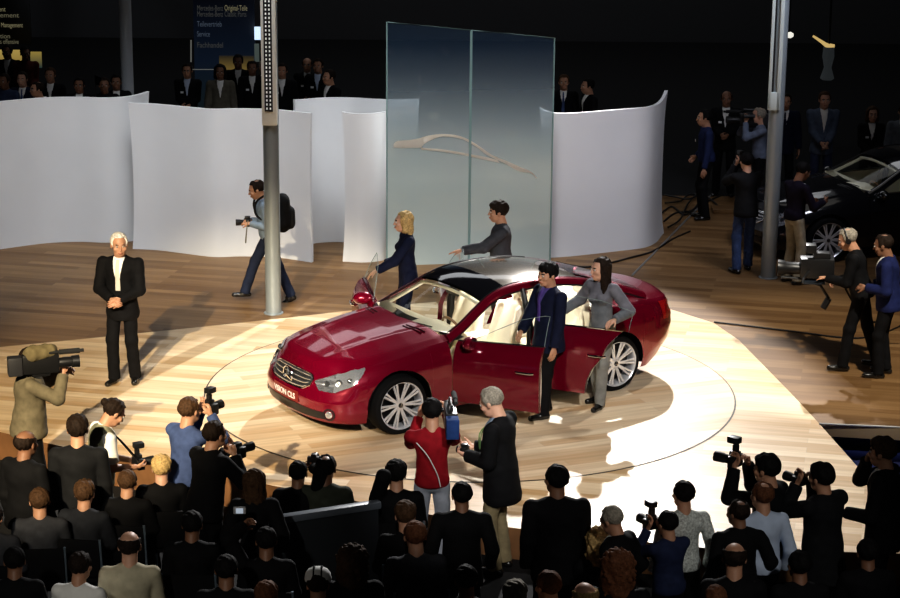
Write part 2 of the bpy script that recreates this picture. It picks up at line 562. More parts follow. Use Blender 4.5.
def person(label, loc, rz, pose, top=None, bottom=None, shirt=None, skin='fair', hair='dark', style='short', tie=None,
           kind='suit', fem=False, fine=.013, hands=True, group=None, badge=False, shoes=None, open_front=1.0, belt=None, face=True, lower=True):
    """a standing, walking or sitting figure; origin on the floor between the feet"""
    J = skeleton(pose); k = J['k']; f = J['f']; T = J['T']
    Ta = T[:, 1]; Tr = T[:, 0]; Tu = T[:, 2]
    msk = mat('skin ' + skin, SKIN[skin], rough=.5, var=.06, scale=30)
    mhair = mat('hair ' + hair, HAIRC[hair], rough=.7, var=.35, scale=60, bump=.6, spec=.12)
    W = pose.get('w', 1.0); belly = pose.get('belly', 0.0)
    # ------ body: head, neck, the hidden body, hands
    V = []; Fc = []; MI = []
    def put(v, q, mi=0):
        n = sum(len(a) for a in V); V.append(np.asarray(v)); Fc.extend([tuple(int(i) + n for i in f_) for f_ in q]); MI.extend([mi] * len(q))
    hf, hc, g = head_fn(J, fem)
    hv = .0085 if fine <= .014 else .012
    lo_ = np.minimum(hc, J['neck0']) - .145 * k; hi_ = np.maximum(hc, J['neck0']) + .15 * k
    lo_[2] = J['neck0'][2] - .02; put(*sdf_mesh(hf, lo_, hi_, hv))
    if face:
        hq = np.concatenate(V)
        loc_h = (hq - hc) @ J['H'] / (k * 1.10)
        for i, f_ in enumerate(Fc):
            p = loc_h[list(f_)].mean(0)
            if p[1] > .085 and abs(p[0]) < .026 and -.070 < p[2] < -.056: MI[i] = 1
            if p[1] > .070 and .014 < abs(p[0]) < .046 and .018 < p[2] < .030: MI[i] = 2
        for s in (-1, 1):
            c = g(s * .031, .0815, .005)
            mb = MB(); Mx = Matrix(np.array(np.eye(4))); 
            Mx = Matrix([[*(J['H'][i]), c[i]] for i in range(3)] + [[0, 0, 0, 1]])
            mb.lathe([(0, .0125), (.006, .0115), (.0105, .006), (.012, 0), (.0105, -.006), (0, -.012)], n=12, axis='Y', M=Mx)
            # lathe along Y: iris rings first
            n0 = len(mb.f)
            for i_, f_ in enumerate(mb.f):
                pass
            put([tuple(v) for v in mb.v], mb.f, 3)
            mb = MB(); mb.lathe([(0, .0138), (.0055, .0128)], n=10, axis='Y', M=Mx); put([tuple(v) for v in mb.v], mb.f, 2)
    body_low = .03
    def inner(P):
        d = _cap(P, J['pelvis'], J['waist'], .10 * k, .095 * k, Ta, 1.15)
        d = smin(d, _cap(P, J['waist'], J['chest'], .10 * k, .115 * k, Ta, 1.25), .05)
        d = smin(d, _cap(P, f(-.11, -.01, .44), f(.11, -.01, .44), .055 * k, .055 * k), .05)
        for n in 'lr':
            d = smin(d, _cap(P, J['sh' + n], J['el' + n], .042 * k, .034 * k), .02)
            d = smin(d, _cap(P, J['el' + n], J['wr' + n], .034 * k, .025 * k), .01)
            d = smin(d, _cap(P, J['hip' + n], J['kn' + n], .07 * k, .048 * k), .03)
            d = smin(d, _cap(P, J['kn' + n], J['an' + n], .048 * k, .034 * k), .02)
        return d
    pts = np.array([J[a] for a in ('pelvis', 'chest', 'neck0', 'shl', 'shr', 'ell', 'elr', 'wrl', 'wrr', 'knl', 'knr', 'anl', 'anr')])
    put(*sdf_mesh(inner, pts.min(0) - .12, pts.max(0) + .12, .026))
    if hands:
        for s, n in ((-1, 'l'), (1, 'r')):
            if pose.get('hide' + n): continue
            put(*hand_mesh(J['wr' + n], J['el' + n], pose.get('thumb' + n, 1), pose.get('curl' + n, .35), pose.get('palm' + n, (-s, 0, 0)), k, .0062 if fine < .016 else .009))
    mlip = mat('lips ' + skin, tuple(c * a for c, a in zip(SKIN[skin], (.75, .5, .5))), rough=.45)
    root = mesh_ob('person', np.concatenate(V), Fc, [msk, mlip, mat('brow and pupil', (.02, .014, .01), rough=.6), mat('eye white', (.5, .48, .45), rough=.3)], None, mi=MI)
    root.location = loc; root.rotation_euler = (0, 0, rz)
    tag(root, label, 'person', group)
    # ------ hair
    if style != 'bald':
        fn, c, rr = hair_fn(J, style)
        v, q = sdf_mesh(fn, c - rr, c + vv(.14, .14, .15) * k * 1.08, hv)
        lo2 = c - rr
        if len(q): mesh_ob('hair', v, q, mhair, root)
    # ------ clothes
    infl = {'suit': .022, 'shirt': .012, 'coat': .030, 'sweater': .018, 'vest': .020, 'blouse': .010, 'jacket': .026}[kind]
    if top:
        hem = {'suit': -.19, 'shirt': -.03, 'coat': -.32, 'sweater': -.06, 'vest': -.06, 'blouse': -.04, 'jacket': -.12}[kind]
        hem = pose.get('hem', hem)
        seated = pose.get('seated', False)
        if seated: hem = max(hem, -.07)
        short = pose.get('short', False)
        fw = .82 if fem else 1.0
        w_s = pose.get('sw', .185)
        def torso(P, e=0.0):
            d = _cap(P, f(0, .0, .06), f(0, .005 + belly * .5, .16), (.125 + .0 * W + infl + belly * .5) * k * W * fw + e, (.118 + infl + belly) * k * W * fw + e, Ta, 1.22)
            d = smin(d, _cap(P, f(0, .01, .20), f(0, 0, .35), (.125 + infl + belly * .3) * k * W * fw + e, (.148 + infl) * k * W * (fw * .98) + e, Ta, 1.30), .06)
            sh = .115 * W if not fem else .095
            d = smin(d, _cap(P, f(-sh, -.012, .415), f(sh, -.012, .415), (.064 + infl * .5) * k + e, (.064 + infl * .5) * k + e), .06)
            for s_ in (-1, 1): d = smin(d, _cap(P, f(s_ * .03, -.02, .485), f(s_ * (w_s - .02), -.012, .445), .045 * k + e, .045 * k + e), .04)
            d = smin(d, _cap(P, f(0, -.01, .44), f(0, -.005, .50), (.088) * k + e, .066 * k + e), .035)
            if fem and kind != 'sweater':
                for s in (-1, 1): d = smin(d, _ell(P, f(s * .065, .085, .33), (.062 * k, .055 * k, .06 * k)), .04)
            if hem < -.02:
                lowr = f(0, -.005, hem + .06)
                d = smin(d, _cap(P, f(0, 0, .04), lowr, (.140 + infl) * k * W * fw + e, (.152 + infl + abs(hem) * .06) * k * W * fw + e, Ta, 1.18), .05)
            return d
        def arms(P, e=0.0):
            d = None
            for s, n in ((-1, 'l'), (1, 'r')):
                sl = .055 + infl * .75
                a = _cap(P, J['sh' + n], J['el' + n], (sl - .002) * k + e, (sl - .006) * k + e)
                if not short:
                    wv = J['el' + n] + (J['wr' + n] - J['el' + n]) * .92
                    a = smin(a, _cap(P, J['el' + n], wv, (sl - .006) * k + e, (sl - .017) * k + e), .02)
                    dd = unit(J['wr' + n] - J['el' + n]).astype(np.float32)
                    a = np.maximum(a, (P - wv.astype(np.float32)) @ dd - .012 - e)
                else:
                    mid = J['sh' + n] + (J['el' + n] - J['sh' + n]) * .78
                    dd = unit(J['el' + n] - J['sh' + n]).astype(np.float32)
                    a = np.maximum(a, (P - mid.astype(np.float32)) @ dd - .012)
                d = a if d is None else np.minimum(d, a)
            return d
        up32 = Tu.astype(np.float32); pl32 = J['pelvis'].astype(np.float32)
        def cloth(P):
            d = torso(P)
            low = hem * k - (P - pl32) @ up32            # cut at the hem
            d = np.maximum(d, low)
            neckcut = (P - f(0, 0, .535).astype(np.float32)) @ (up32 * .94 + Ta.astype(np.float32) * .34)
            d = np.maximum(d, neckcut)
            if kind == 'vest': return d
            d = smin(d, arms(P), .018)
            # fabric folds
            return d + .0022 * np.sin(P[..., 2] * 47 + P[..., 0] * 23) * np.sin(P[..., 1] * 31 + P[..., 2] * 12)
        v_, q_ = sdf_mesh(cloth, pts[:9].min(0) - .25 - vv(0, 0, max(0, -hem - .1)), pts[:9].max(0) + .24, fine)
        nm = {'suit': 'suit_jacket', 'shirt': 'shirt', 'coat': 'coat', 'sweater': 'sweater', 'vest': 'waistcoat', 'blouse': 'blouse', 'jacket': 'jacket'}[kind]
        mesh_ob(nm, v_, q_, top, root)
        if shirt and kind in ('suit', 'coat', 'jacket', 'vest'):
            bot = .16 if kind != 'coat' else .30
            if open_front > 1: bot = .08
            T32 = T.astype(np.float32)
            def wedge(P, half, lo_z, e):
                q = (P - pl32) @ T32 / k
                x, y, z = q[..., 0], q[..., 1], q[..., 2]
                wz = np.clip((z - lo_z) / (.50 - lo_z), 0, 1) * half + (.03 if open_front > 1 else 0)
                m = np.maximum(np.maximum(np.abs(x) - wz, .02 - y), lo_z - z)
                return np.maximum(torso(P, e), np.maximum(m * k, (P - f(0, 0, .540).astype(np.float32)) @ (up32 * .94 + Ta.astype(np.float32) * .34)))
            bl = f(0, .08, bot); tpp = f(0, .05, .52)
            lo_ = np.minimum(bl, tpp) - .17; hi_ = np.maximum(bl, tpp) + .17
            def shirt_f(P):
                col = np.maximum(_cap(P, f(0, -.01, .44), f(0, -.002, .53), .080 * k, .062 * k), (P - f(0, 0, .538).astype(np.float32)) @ (up32 * .94 + Ta.astype(np.float32) * .34))
                col = np.maximum(col, -((P - f(0, 0, .505).astype(np.float32)) @ up32))
                return np.minimum(wedge(P, .064 * open_front, bot, .004), col)
            v2, q2 = sdf_mesh(shirt_f, lo_, hi_, fine * .75)
            mesh_ob('shirt_front' if kind != 'vest' else 'shirt', v2, q2, shirt, root)
            if tie:
                def tie_f(P):
                    q = (P - pl32) @ T32 / k
                    x, y, z = q[..., 0], q[..., 1], q[..., 2]
                    wt = .018 + .012 * np.clip((.5 - z) / .3, 0, 1)
                    return np.maximum(torso(P, .009), np.maximum(np.maximum(np.abs(x) - wt, .02 - y), np.maximum(bot - z, z - .505)) * k)
                v2, q2 = sdf_mesh(tie_f, lo_, hi_, fine * .75)
                if len(q2): mesh_ob('necktie', v2, q2, tie, root)
        if kind == 'vest' and shirt:
            v2, q2 = sdf_mesh(lambda P: arms(P, -.003), pts[3:9].min(0) - .12, pts[3:9].max(0) + .12, fine)
            mesh_ob('shirt_sleeve', v2, q2, shirt, root)
        if short:
            def fore(P):
                d = None
                for n in 'lr':
                    a = np.minimum(_cap(P, J['sh' + n], J['el' + n], .046 * k, .042 * k), _cap(P, J['el' + n], J['wr' + n], .042 * k, .029 * k))
                    d = a if d is None else np.minimum(d, a)
                return d
            v2, q2 = sdf_mesh(fore, pts[3:9].min(0) - .08, pts[3:9].max(0) + .08, .012)
            mesh_ob('forearm', v2, q2, msk, root)
        if badge:
            c = f(.085, .150 * W + belly, .30)
            mb = MB(); mb.box((0, 0, 0), (.055, .006, .035), bev=.002)
            o = mb.obj('name_badge', mat('white badge', (.85, .85, .85), rough=.4), root); o.matrix_local = Matrix([[*(T[i]), c[i]] for i in range(3)] + [[0, 0, 0, 1]])
    if bottom and lower:
        cal = .062 if not fem else .055
        def legs(P):
            d = _cap(P, J['pelvis'] + vv(-.055, -.01, 0) * k, J['pelvis'] + vv(.055, -.01, 0) * k, .100 * k * W, .100 * k * W)
            d = np.maximum(d, (P - J['pelvis'].astype(np.float32)) @ Tu.astype(np.float32) - .085)
            for s, n in ((-1, 'l'), (1, 'r')):
                a = _cap(P, J['hip' + n] + vv(0, 0, -.02), J['kn' + n], .086 * k * W, .070 * k)
                e = J['an' + n] + unit(J['kn' + n] - J['an' + n]) * -.03 * k
                a = smin(a, _cap(P, J['kn' + n], e, .070 * k, (cal + .006) * k), .03)
                dd = unit(J['an' + n] - J['kn' + n]).astype(np.float32)
                a = np.maximum(a, (P - e.astype(np.float32)) @ dd - .004)
                d = smin(d, a, .02)
            return d + .002 * np.sin(P[..., 2] * 38 + P[..., 0] * 15)
        lp = np.array([J[a] for a in ('pelvis', 'hipl', 'hipr', 'knl', 'knr', 'anl', 'anr')])
        v2, q2 = sdf_mesh(legs, lp.min(0) - .14, lp.max(0) + .15, fine * 1.1)
        mesh_ob('trousers', v2, q2, bottom, root)
        for s, n in ((-1, 'l'), (1, 'r')):
            a = J['an' + n]; t = J['toe' + n]; base = pose.get('heel' + n, 0.0)
            dr = vv(-math.sin(t) * -1 * s * s, math.cos(t), 0); dr = vv(math.sin(t), math.cos(t), 0)
            z0 = a[2] - .085 * k
            pt = R(pose.get('pitch' + n, 0))
            dn = vv(dr[0] * math.cos(pt), dr[1] * math.cos(pt), -math.sin(pt))
            hl = a + vv(0, 0, -.055 * k) - dr * .045 * k; toe = hl + dn * .20 * k
            def sf(P):
                d = _cap(P, hl, toe, .040 * k, .036 * k, (0, 0, 1), 1.05)
                d = smin(d, _cap(P, a, a + vv(0, 0, -.05 * k) + dr * .03, .045 * k, .042 * k), .03)
                if abs(pt) < .01: d = np.maximum(d, z0 + .002 - P[..., 2])
                return d
            v3, q3 = sdf_mesh(sf, np.minimum(np.minimum(hl, toe), a) - .07, np.maximum(np.maximum(hl, toe), a) + .07, .012)
            mesh_ob('shoe', v3, q3, shoes or mat('black shoe leather', (.012, .011, .010), rough=.25, coat=.3), root)
        if belt:
            pass
    root['_j'] = 0
    del root['_j']
    root_j = {n: J[n] for n in J if isinstance(J[n], np.ndarray)}
    root_j['g'] = g; root_j['f'] = f
    POSES[root.name] = root_j
    return root


POSES = {}


def w2(root, p):
    """a point given in a person's own frame -> hall"""
    M = Matrix.Translation(root.location) @ Matrix.Rotation(root.rotation_euler.z, 4, 'Z')
    return M @ Vector(tuple(p))




def yaw(deg):
    """figure forward (+y) turned so it looks: 0 = away from camera, 90 = picture left, 180 = to camera, -90 = picture right"""
    return R(deg)
# ------------------------------------------------------------------ the car
def make_car(name, label, loc, rz, paint, open_doors, detailed=True, cream=None, group=None):
    root = thing(name, label, 'car', loc, rz, group)
    M_black = mat('satin black trim', (0.012, 0.012, 0.013), rough=0.35)
    M_gloss = mat('gloss black panel', (0.006, 0.006, 0.008), rough=0.06, coat=1.0)
    M_chrome = mat('chrome', (0.85, 0.86, 0.88), rough=0.09, metal=1.0)
    M_silver = mat('silver alloy', (0.82, 0.83, 0.86), rough=0.26, metal=0.6)
    M_tyre = mat('tyre rubber', (0.005, 0.005, 0.0055), rough=0.8, spec=.2)
    M_lamp = mat('clear headlight', (0.66, 0.68, 0.72), rough=0.10, metal=0.75, coat=1.0)
    M_lampin = mat('headlight reflector', (0.30, 0.31, 0.33), rough=0.15, metal=0.9)
    M_cream = cream or mat('cream leather', (0.90, 0.82, 0.66), rough=0.5, bump=0.1, scale=30)
    M_cream2 = mat('beige carpet', (0.42, 0.34, 0.22), rough=0.9)
    M_red = mat('red lamp glass', (0.35, 0.01, 0.012), rough=0.12, coat=1.0)
    M_glass = car_glass()
    # ---- plan outline, left half, from front centre to rear centre
    plan = [(2.325, 0), (2.315, .22), (2.28, .44), (2.20, .63), (2.04, .785), (1.80, .865), (1.50, .905), (1.15, .918), (.7, .922),
            (0, .925), (-.7, .926), (-1.2, .928), (-1.6, .920), (-2.0, .875), (-2.25, .775), (-2.43, .61), (-2.53, .40), (-2.58, .2), (-2.595, 0)]
    pc = catmull([(a, b, 0) for a, b in plan], 12)
    pc[0] = Vector((2.325, 0, 0)); pc[-1] = Vector((-2.595, 0, 0))
    S = [0.0]
    for i in range(1, len(pc)): S.append(S[-1] + (pc[i] - pc[i - 1]).length)
    S = np.array(S); SX = np.array([p.x for p in pc]); SY = np.array([p.y for p in pc])
    SXr, Sr = SX[::-1].copy(), S[::-1].copy()
    LEN = S[-1]
    def P(s): return interp(s, S, SX), interp(s, S, SY)
    def norm(s):
        a = P(max(0, s - .03)); b = P(min(LEN, s + .03))
        tx, ty = b[0] - a[0], b[1] - a[1]
        if s <= 0.001: return (1.0, 0.0)
        if s >= LEN - .001: return (-1.0, 0.0)
        l = math.hypot(tx, ty)
        n = (-ty / l, tx / l)
        # outward: away from the axis
        mx, my = P(s)
        return n if n[0] * mx * .35 + n[1] * my > 0 else (-n[0], -n[1])
    def sx(x, rear=False):
        """s at which the outline passes x on the flank"""
        return float(np.interp(x, SXr, Sr))
    # ---- heights
    XS = [-2.6, -2.4, -2.0, -1.5, -1.0, -.5, 0, .5, .9, 1.2, 1.5, 1.8, 2.05, 2.2, 2.32]
    ZE = [.90, .94, .985, 1.00, .995, .985, .965, .94, .91, .873, .826, .772, .716, .680, .655]
    ZC = [.94, .985, 1.035, 1.08, 1.07, 1.05, 1.04, 1.04, 1.025, .995, .95, .885, .82, .765, .70]
    XS = np.array(XS); ZE = np.array(ZE); ZC = np.array(ZC)
    def ztop(x, y):
        ze = interp(x, XS, ZE); zc = interp(x, XS, ZC)
        w = min(1.0, abs(y) / .86)
        z = ze + (zc - ze) * (1 - w ** 2.6)
        # the sculpted bonnet: two soft creases running to the grille
        if x > .8:
            z += 0.010 * math.exp(-((abs(y) - (.36 + .1 * (2.3 - x))) / .07) ** 2) * smooth01((2.25 - x) / .4)
        return z
    def zbot(s):
        x, y = P(s)
        return interp(x, [-2.6, -2.2, -1.9, -1.0, 0, 1.0, 1.9, 2.2, 2.33], [.47, .38, .22, .19, .19, .19, .17, .185, .20])
    WX = (1.427, -1.427); WR = .385; WZ = .335
    def arch(x):
        for w in WX:
            d = abs(x - w)
            if d < WR: return WZ + math.sqrt(WR * WR - d * d) * 0.98
        return 0
    def inset(s, z):
        x, y = P(s)
        zt = zedge(s); zb = zbot(s)
        t = (z - zb) / max(.01, zt - zb)
        side = interp(t, [0, .10, .22, .5, .68, .76, .84, .92, .97, 1], [.055, .028, .006, 0, .006, .012, .034, .062, .088, .125])
        if x > 1.9:       # nose: bumper stands out, grille leans back
            k = smooth01((x - 1.9) / .25)
            nose = interp(z, [.17, .22, .30, .42, .52, .59, .65, .71, .78], [.06, .03, .012, .0, .035, .08, .125, .18, .25])
            return lerp(side, nose, k)
        if x < -2.15:
            k = smooth01((-2.15 - x) / .25)
            tail = interp(t, [0, .12, .4, .62, .75, .9, 1], [.07, .02, 0, .015, .045, .06, .085])
            return lerp(side, tail, k)
        # crease over the rear wheel that sweeps forward
        return side
    def zedge(s):
        x, y = P(s)
        return interp(x, XS, ZE) + (0.012 if 1.9 < x else 0)
    def surf(s, z, off=0.0):
        x, y = P(s); n = norm(s); i = inset(s, z) - off
        return Vector((x - n[0] * i, max(0.0, y - n[1] * i) if s > 0.01 and s < LEN - .01 else 0.0, z))
    def flip(G): return [[Vector((p[0], -p[1], p[2])) for p in row] for row in G]
    X_HINGE, X_MID = .80, -.20
    def rear_cut(t): return interp(t, [0, .2, .4, .6, .8, 1], [-.84, -.86, -.92, -1.03, -1.14, -1.22])
    def side_grid(s0, s1, n, t0=0.0, t1=1.0, rows=18, zlo=None, zhi=None, off=0.0, xf=None):
        """strip of flank between outline stations"""
        G = []
        for i in range(rows + 1):
            row = []
            for j in range(n + 1):
                s = lerp(s0, s1, j / n)
                if xf: s = xf(i / rows, j / n)
                x = P(s)[0]
                zb = max(zbot(s), arch(x)) if zlo is None else max(zlo, arch(x))
                zt = zedge(s) if zhi is None else min(zhi, zedge(s))
                tt = t0 + (t1 - t0) * (i / rows)
                row.append(surf(s, lerp(zb, zt, tt), off))
            G.append(row)
        return G
    def both(builder, nm, m, **kw):
        mb = MB(); G = builder
        for g in G:
            mb.grid(g); mb.grid(flip(g), flip=True)
        return mb.obj(nm, m, root, sharp=40, **kw)
    sH = sx(X_HINGE); sE0 = sx(-.98)
    # front end: nose + wings, in pieces cut at the arch ends so the arches stay crisp
    def stations(cuts, dens=.045):
        out = []
        for a, b in zip(cuts[:-1], cuts[1:]):
            out.append((a, b, max(2, int((b - a) / dens))))
        return out
    wing = []
    for a, b, n in stations([0, sx(WX[0] + WR), sx(WX[0] - WR), sH], .03):
        wing.append(side_grid(a + (1e-4 if a else 0), b - 1e-4, n, rows=22))
    mb = MB()
    for g in wing: mb.grid(g); mb.grid(flip(g), flip=True)
    front = mb.obj('front_bodywork', paint, root, sharp=50)
    # rear quarters
    mb = MB()
    rows = 22
    def xf_first(u, v):
        xs_ = rear_cut(u); xe = WX[1] + WR - 1e-3
        return None
    sA, sB = sx(WX[1] + WR), sx(WX[1] - WR)
    G = []
    nq = 34
    for i in range(rows + 1):
        u = i / rows; row = []
        x0 = rear_cut(u)
        for j in range(nq + 1):
            x = lerp(x0, WX[1] - WR + 1e-3, j / nq); s = sx(x)
            zb = max(zbot(s), arch(x)); row.append(surf(s, lerp(zb, zedge(s), u)))
        G.append(row)
    mb.grid(G); mb.grid(flip(G), flip=True)
    g = side_grid(sB + 1e-4, LEN, 60, rows=22); mb.grid(g); mb.grid(flip(g), flip=True)
    mb.obj('rear_bodywork', paint, root, sharp=50)
    # rocker panels
    mb = MB(); g = side_grid(sH, sE0, 30, zlo=None, zhi=.30, rows=4); mb.grid(g); mb.grid(flip(g), flip=True)
    g2 = [[g[-1][j], Vector((g[-1][j].x, g[-1][j].y - .10, g[-1][j].z + .03)), Vector((g[-1][j].x, g[-1][j].y - .12, g[-1][j].z - .1))] for j in range(31)]
    mb.grid(g2, flip=True); mb.grid(flip(g2))
    mb.obj('sill_panel', paint, root, sharp=40)
    # bonnet
    def top_grid(s_a, s_b, xa, xb, n, m_, dz=0.0):
        G = []
        for j in range(n + 1):
            s = lerp(s_a, s_b, j / n)
            q = surf(s, zedge(s))
            T = Vector((lerp(xa, xb, j / n), 0, 0))
            row = []
            for k in range(m_ + 1):
                v = k / m_
                p = q.lerp(T, v)
                z = ztop(p.x, p.y)
                if k < 5: z = lerp(q.z, z, [0, .45, .75, .92, .985][k])
                row.append(Vector((p.x, p.y, z + dz)))
            G.append(row)
        return G
    mb = MB(); g = top_grid(0.001, sx(.80), 1.95, .92, 70, 26); mb.grid(g, flip=True); mb.grid(flip(g))
    bonnet = mb.obj('bonnet', paint, root, sharp=60)
    # cowl strip between bonnet and windscreen, black
    mb = MB()
    G = []
    for j in range(21):
        y = lerp(-.80, .80, j / 20)
        xb = .93 - .20 * (abs(y) / .8) ** 1.6
        z = ztop(xb, y)
        G.append([Vector((xb + .01, y, z - .004)), Vector((xb - .06, y, z - .03)), Vector((xb - .16, y, z - .01))])
    mb.grid(G, flip=False); mb.grid(G, flip=True)
    mb.obj('cowl_panel', M_black, root)
    # wing tops beside the windscreen
    mb = MB(); G = []
    for j in range(13):
        x = lerp(.82, X_HINGE - .12, j / 12); s = sx(x); q = surf(s, zedge(s))
        G.append([q, q.lerp(Vector((x, .70, ztop(x, .70))), .5), Vector((x, .70, ztop(x, .70) + .0))])
    mb.grid(G, flip=True); mb.obj('wing_top', paint, root); mb = MB(); mb.grid(flip(G)); mb.obj('wing_top', paint, root)
    # boot lid
    mb = MB(); g = top_grid(LEN - .001, sx(-1.80), -2.25, -1.85, 50, 18); mb.grid(g); mb.grid(flip(g), flip=True)
    mb.obj('boot_lid', paint, root, sharp=60)
    # ---- greenhouse
    RX = [.77, .57, .34, .12, -.12, -.5, -.9, -1.3, -1.65, -1.95]
    RY = [.765, .735, .675, .625, .60, .585, .582, .60, .645, .70]
    RZ = [.95, 1.045, 1.165, 1.275, 1.34, 1.362, 1.335, 1.255, 1.15, 1.045]
    CZ = [1.00, 1.10, 1.225, 1.33, 1.39, 1.412, 1.385, 1.295, 1.175, 1.06]
    def rail(x): return Vector((x, interp(x, RX[::-1], RY[::-1]), interp(x, RX[::-1], RZ[::-1])))
    rp = catmull([(RX[i], RY[i], RZ[i]) for i in range(len(RX))], 8)
    cpz = catmull([(RX[i], 0, CZ[i]) for i in range(len(RX))], 8)
    def top_at(x, w):
        i = int(np.argmin([abs(p.x - x) for p in rp]))
        xs_ = [p.x for p in rp][::-1]
        y = interp(x, xs_, [p.y for p in rp][::-1]); z = interp(x, xs_, [p.z for p in rp][::-1])
        zc = interp(x, [p.x for p in cpz][::-1], [p.z for p in cpz][::-1])
        bow = .17 * (1 - w * w) * smooth01((x - .2) / .8) if x > .2 else 0
        bow -= .10 * (1 - w * w) * smooth01((-1.2 - x) / .6) if x < -1.2 else 0
        return Vector((x + bow, y * w, z + (zc - z) * (1 - abs(w) ** 2.4)))
    def top_patch(x0, x1, n, w=1.0, m_=20, off=0.0):
        return [[top_at(lerp(x0, x1, i / n), lerp(-w, w, j / m_)) + Vector((0, 0, off)) for j in range(m_ + 1)] for i in range(n + 1)]
    mb = MB(); mb.grid(top_patch(.77, .20, 14, .93)); mb.obj('windscreen', M_glass, root)
    mb = MB(); mb.grid(top_patch(.22, -.10, 8, .97, off=.004)); mb.grid(top_patch(.22, -.10, 8, .97, off=-.02), flip=True)
    mb.obj('roof_header', M_gloss, root)
    mb = MB(); mb.grid(top_patch(-.10, -1.12, 20, .97, off=.004)); mb.grid(top_patch(-.10, -1.12, 20, .97, off=-.03), flip=True)
    mb.obj('glass_roof', mat('tinted roof glass', (0.20, 0.175, 0.145), rough=0.16, metal=.55, coat=1.0), root)
    mb = MB(); mb.grid(top_patch(-1.12, -1.95, 14, .90)); mb.obj('rear_window', M_glass, root)
    # roof rails and A pillars in one arch each side
    for sgn in (1, -1):
        mb = MB()
        G = []
        for p in rp:
            y, z = p.y, p.z
            k = smooth01((-1.0 - p.x) / .5)      # widens into the C pillar
            pts = [(y - .055 - .05 * k, z + .010), (y - .03, z + .016), (y, z + .008), (y + .028, z - .018), (y + .040, z - .055), (y + .012, z - .070), (y - .03, z - .045)]
            G.append([Vector((p.x, sgn * a, b)) for a, b in pts] + [Vector((p.x, sgn * pts[0][0], pts[0][1]))])
        mb.grid(G, flip=(sgn < 0))
        mb.obj('roof_rail', paint, root, sharp=60)
    # C pillars down to the shoulder
    mb = MB(); G = []
    for j in range(15):
        x = lerp(-1.30, -1.95, j / 14); r_ = rail(x); s = sx(x - .0); q = surf(s, zedge(s))
        a = Vector((x, r_.y + .035, r_.z - .04))
        G.append([a.lerp(q, v) + Vector((0, .035 * math.sin(PI * v) * -1, 0)) for v in [k / 6 for k in range(7)]])
    mb.grid(G, flip=True); mb.obj('rear_pillar', paint, root); mb = MB(); mb.grid(flip(G)); mb.obj('rear_pillar', paint, root)
    # side tops of the rear quarter (belt ledge)
    mb = MB(); G = []
    for j in range(25):
        x = lerp(-1.30, -1.98, j / 24); s = sx(x); q = surf(s, zedge(s))
        G.append([q, Vector((x, q.y - .10, q.z + .015)), Vector((x, q.y - .20, q.z + .02))])
    mb.grid(G, flip=True); mb.obj('shoulder_panel', paint, root); mb = MB(); mb.grid(flip(G)); mb.obj('shoulder_panel', paint, root)
    # B pillars
    for sgn in (1, -1):
        mb = MB()
        mb.tube([(-.30, sgn * .80, .28), (-.30, sgn * .80, .86), (-.30, sgn * .63, 1.31)], [.05, .045, .03], n=8)
        mb.obj('centre_pillar', M_black, root)
    # black seal line under the rails
    for sgn in (1, -1):
        mb = MB()
        mb.tube([(p.x, sgn * (p.y + .03), p.z - .066) for p in rp if p.x < .9], .012, n=6)
        mb.obj('window_seal', M_black, root)
    for sgn in (1, -1):
        mb = MB()
        mb.tube([(p.x, sgn * (p.y - .045), p.z + .016) for p in rp if p.x > -1.2], .007, n=6)
        mb.obj('roof_moulding', M_black, root)
    # ---- underbody and wheel wells
    mb = MB()
    G = []
    for j in range(41):
        s = lerp(0.02, LEN - .02, j / 40); q = surf(s, zbot(s) + .015)
        inner = .60 if any(abs(q.x - w) < WR + .03 for w in WX) else q.y - .02
        G.append([Vector((q.x, -min(q.y - .02, inner), q.z)), Vector((q.x, min(q.y - .02, inner), q.z))])
    mb.grid(G); mb.grid(G, flip=True)
    for w in WX:
        for sgn in (1, -1):
            pr = []
            for k in range(13):
                a = PI * k / 12
                pr.append([Vector((w + WR * 1.01 * math.cos(a), sgn * y, WZ + WR * .99 * math.sin(a))) for y in (.55, .885)])
            mb.grid(pr); mb.grid(pr, flip=True)
            mb.add([(w, sgn * .55, WZ)] + [r_[0] for r_ in pr], [(0, k + 1, k + 2) for k in range(12)] + [(0, k + 2, k + 1) for k in range(12)])
    mb.obj('underbody', M_black, root)
    # ---- wheels
    def wheel(x, sgn, steer=0):
        Mw = Matrix.Translation((x, sgn * .80, .328)) @ Matrix.Rotation(steer, 4, 'Z') @ (Matrix.Identity(4) if sgn > 0 else Matrix.Rotation(PI, 4, 'Z'))
        mb = MB()
        mb.lathe([(.235, -.11), (.262, -.125), (.31, -.115), (.327, -.08), (.330, 0), (.327, .07), (.312, .105), (.268, .118), (.250, .108)], n=48, axis='Y', M=Mw)
        t = mb.obj('wheel', M_tyre, root, sharp=50)
        mb = MB()
        mb.lathe([(.240, -.10), (.246, -.02), (.236, .03), (.240, .085), (.252, .112), (.262, .118), (.256, .104), (.246, .070)], n=48, axis='Y', M=Mw)
        nsp = 10
        for k in range(nsp):
            for d in (-.085, .085):
                a = 2 * PI * k / nsp + d
                a0 = 2 * PI * k / nsp + d * .9
                p0 = Vector((.055 * math.cos(a0), .075, .055 * math.sin(a0)))
                p1 = Vector((.15 * math.cos(a), .088, .15 * math.sin(a)))
                p2 = Vector((.245 * math.cos(a), .102, .245 * math.sin(a)))
                mb.tube([p0, p1, p2], [.014, .0115, .014], n=6, M=Mw)
        mb.lathe([(.0, .088), (.03, .090), (.058, .084), (.066, .07), (.07, .05)], n=24, axis='Y', M=Mw)
        mb.obj('rim', M_silver, t, sharp=40)
        mb = MB(); mb.lathe([(0, -.03), (.238, -.03), (.238, -.02), (0, -.02)], n=32, axis='Y', M=Mw)
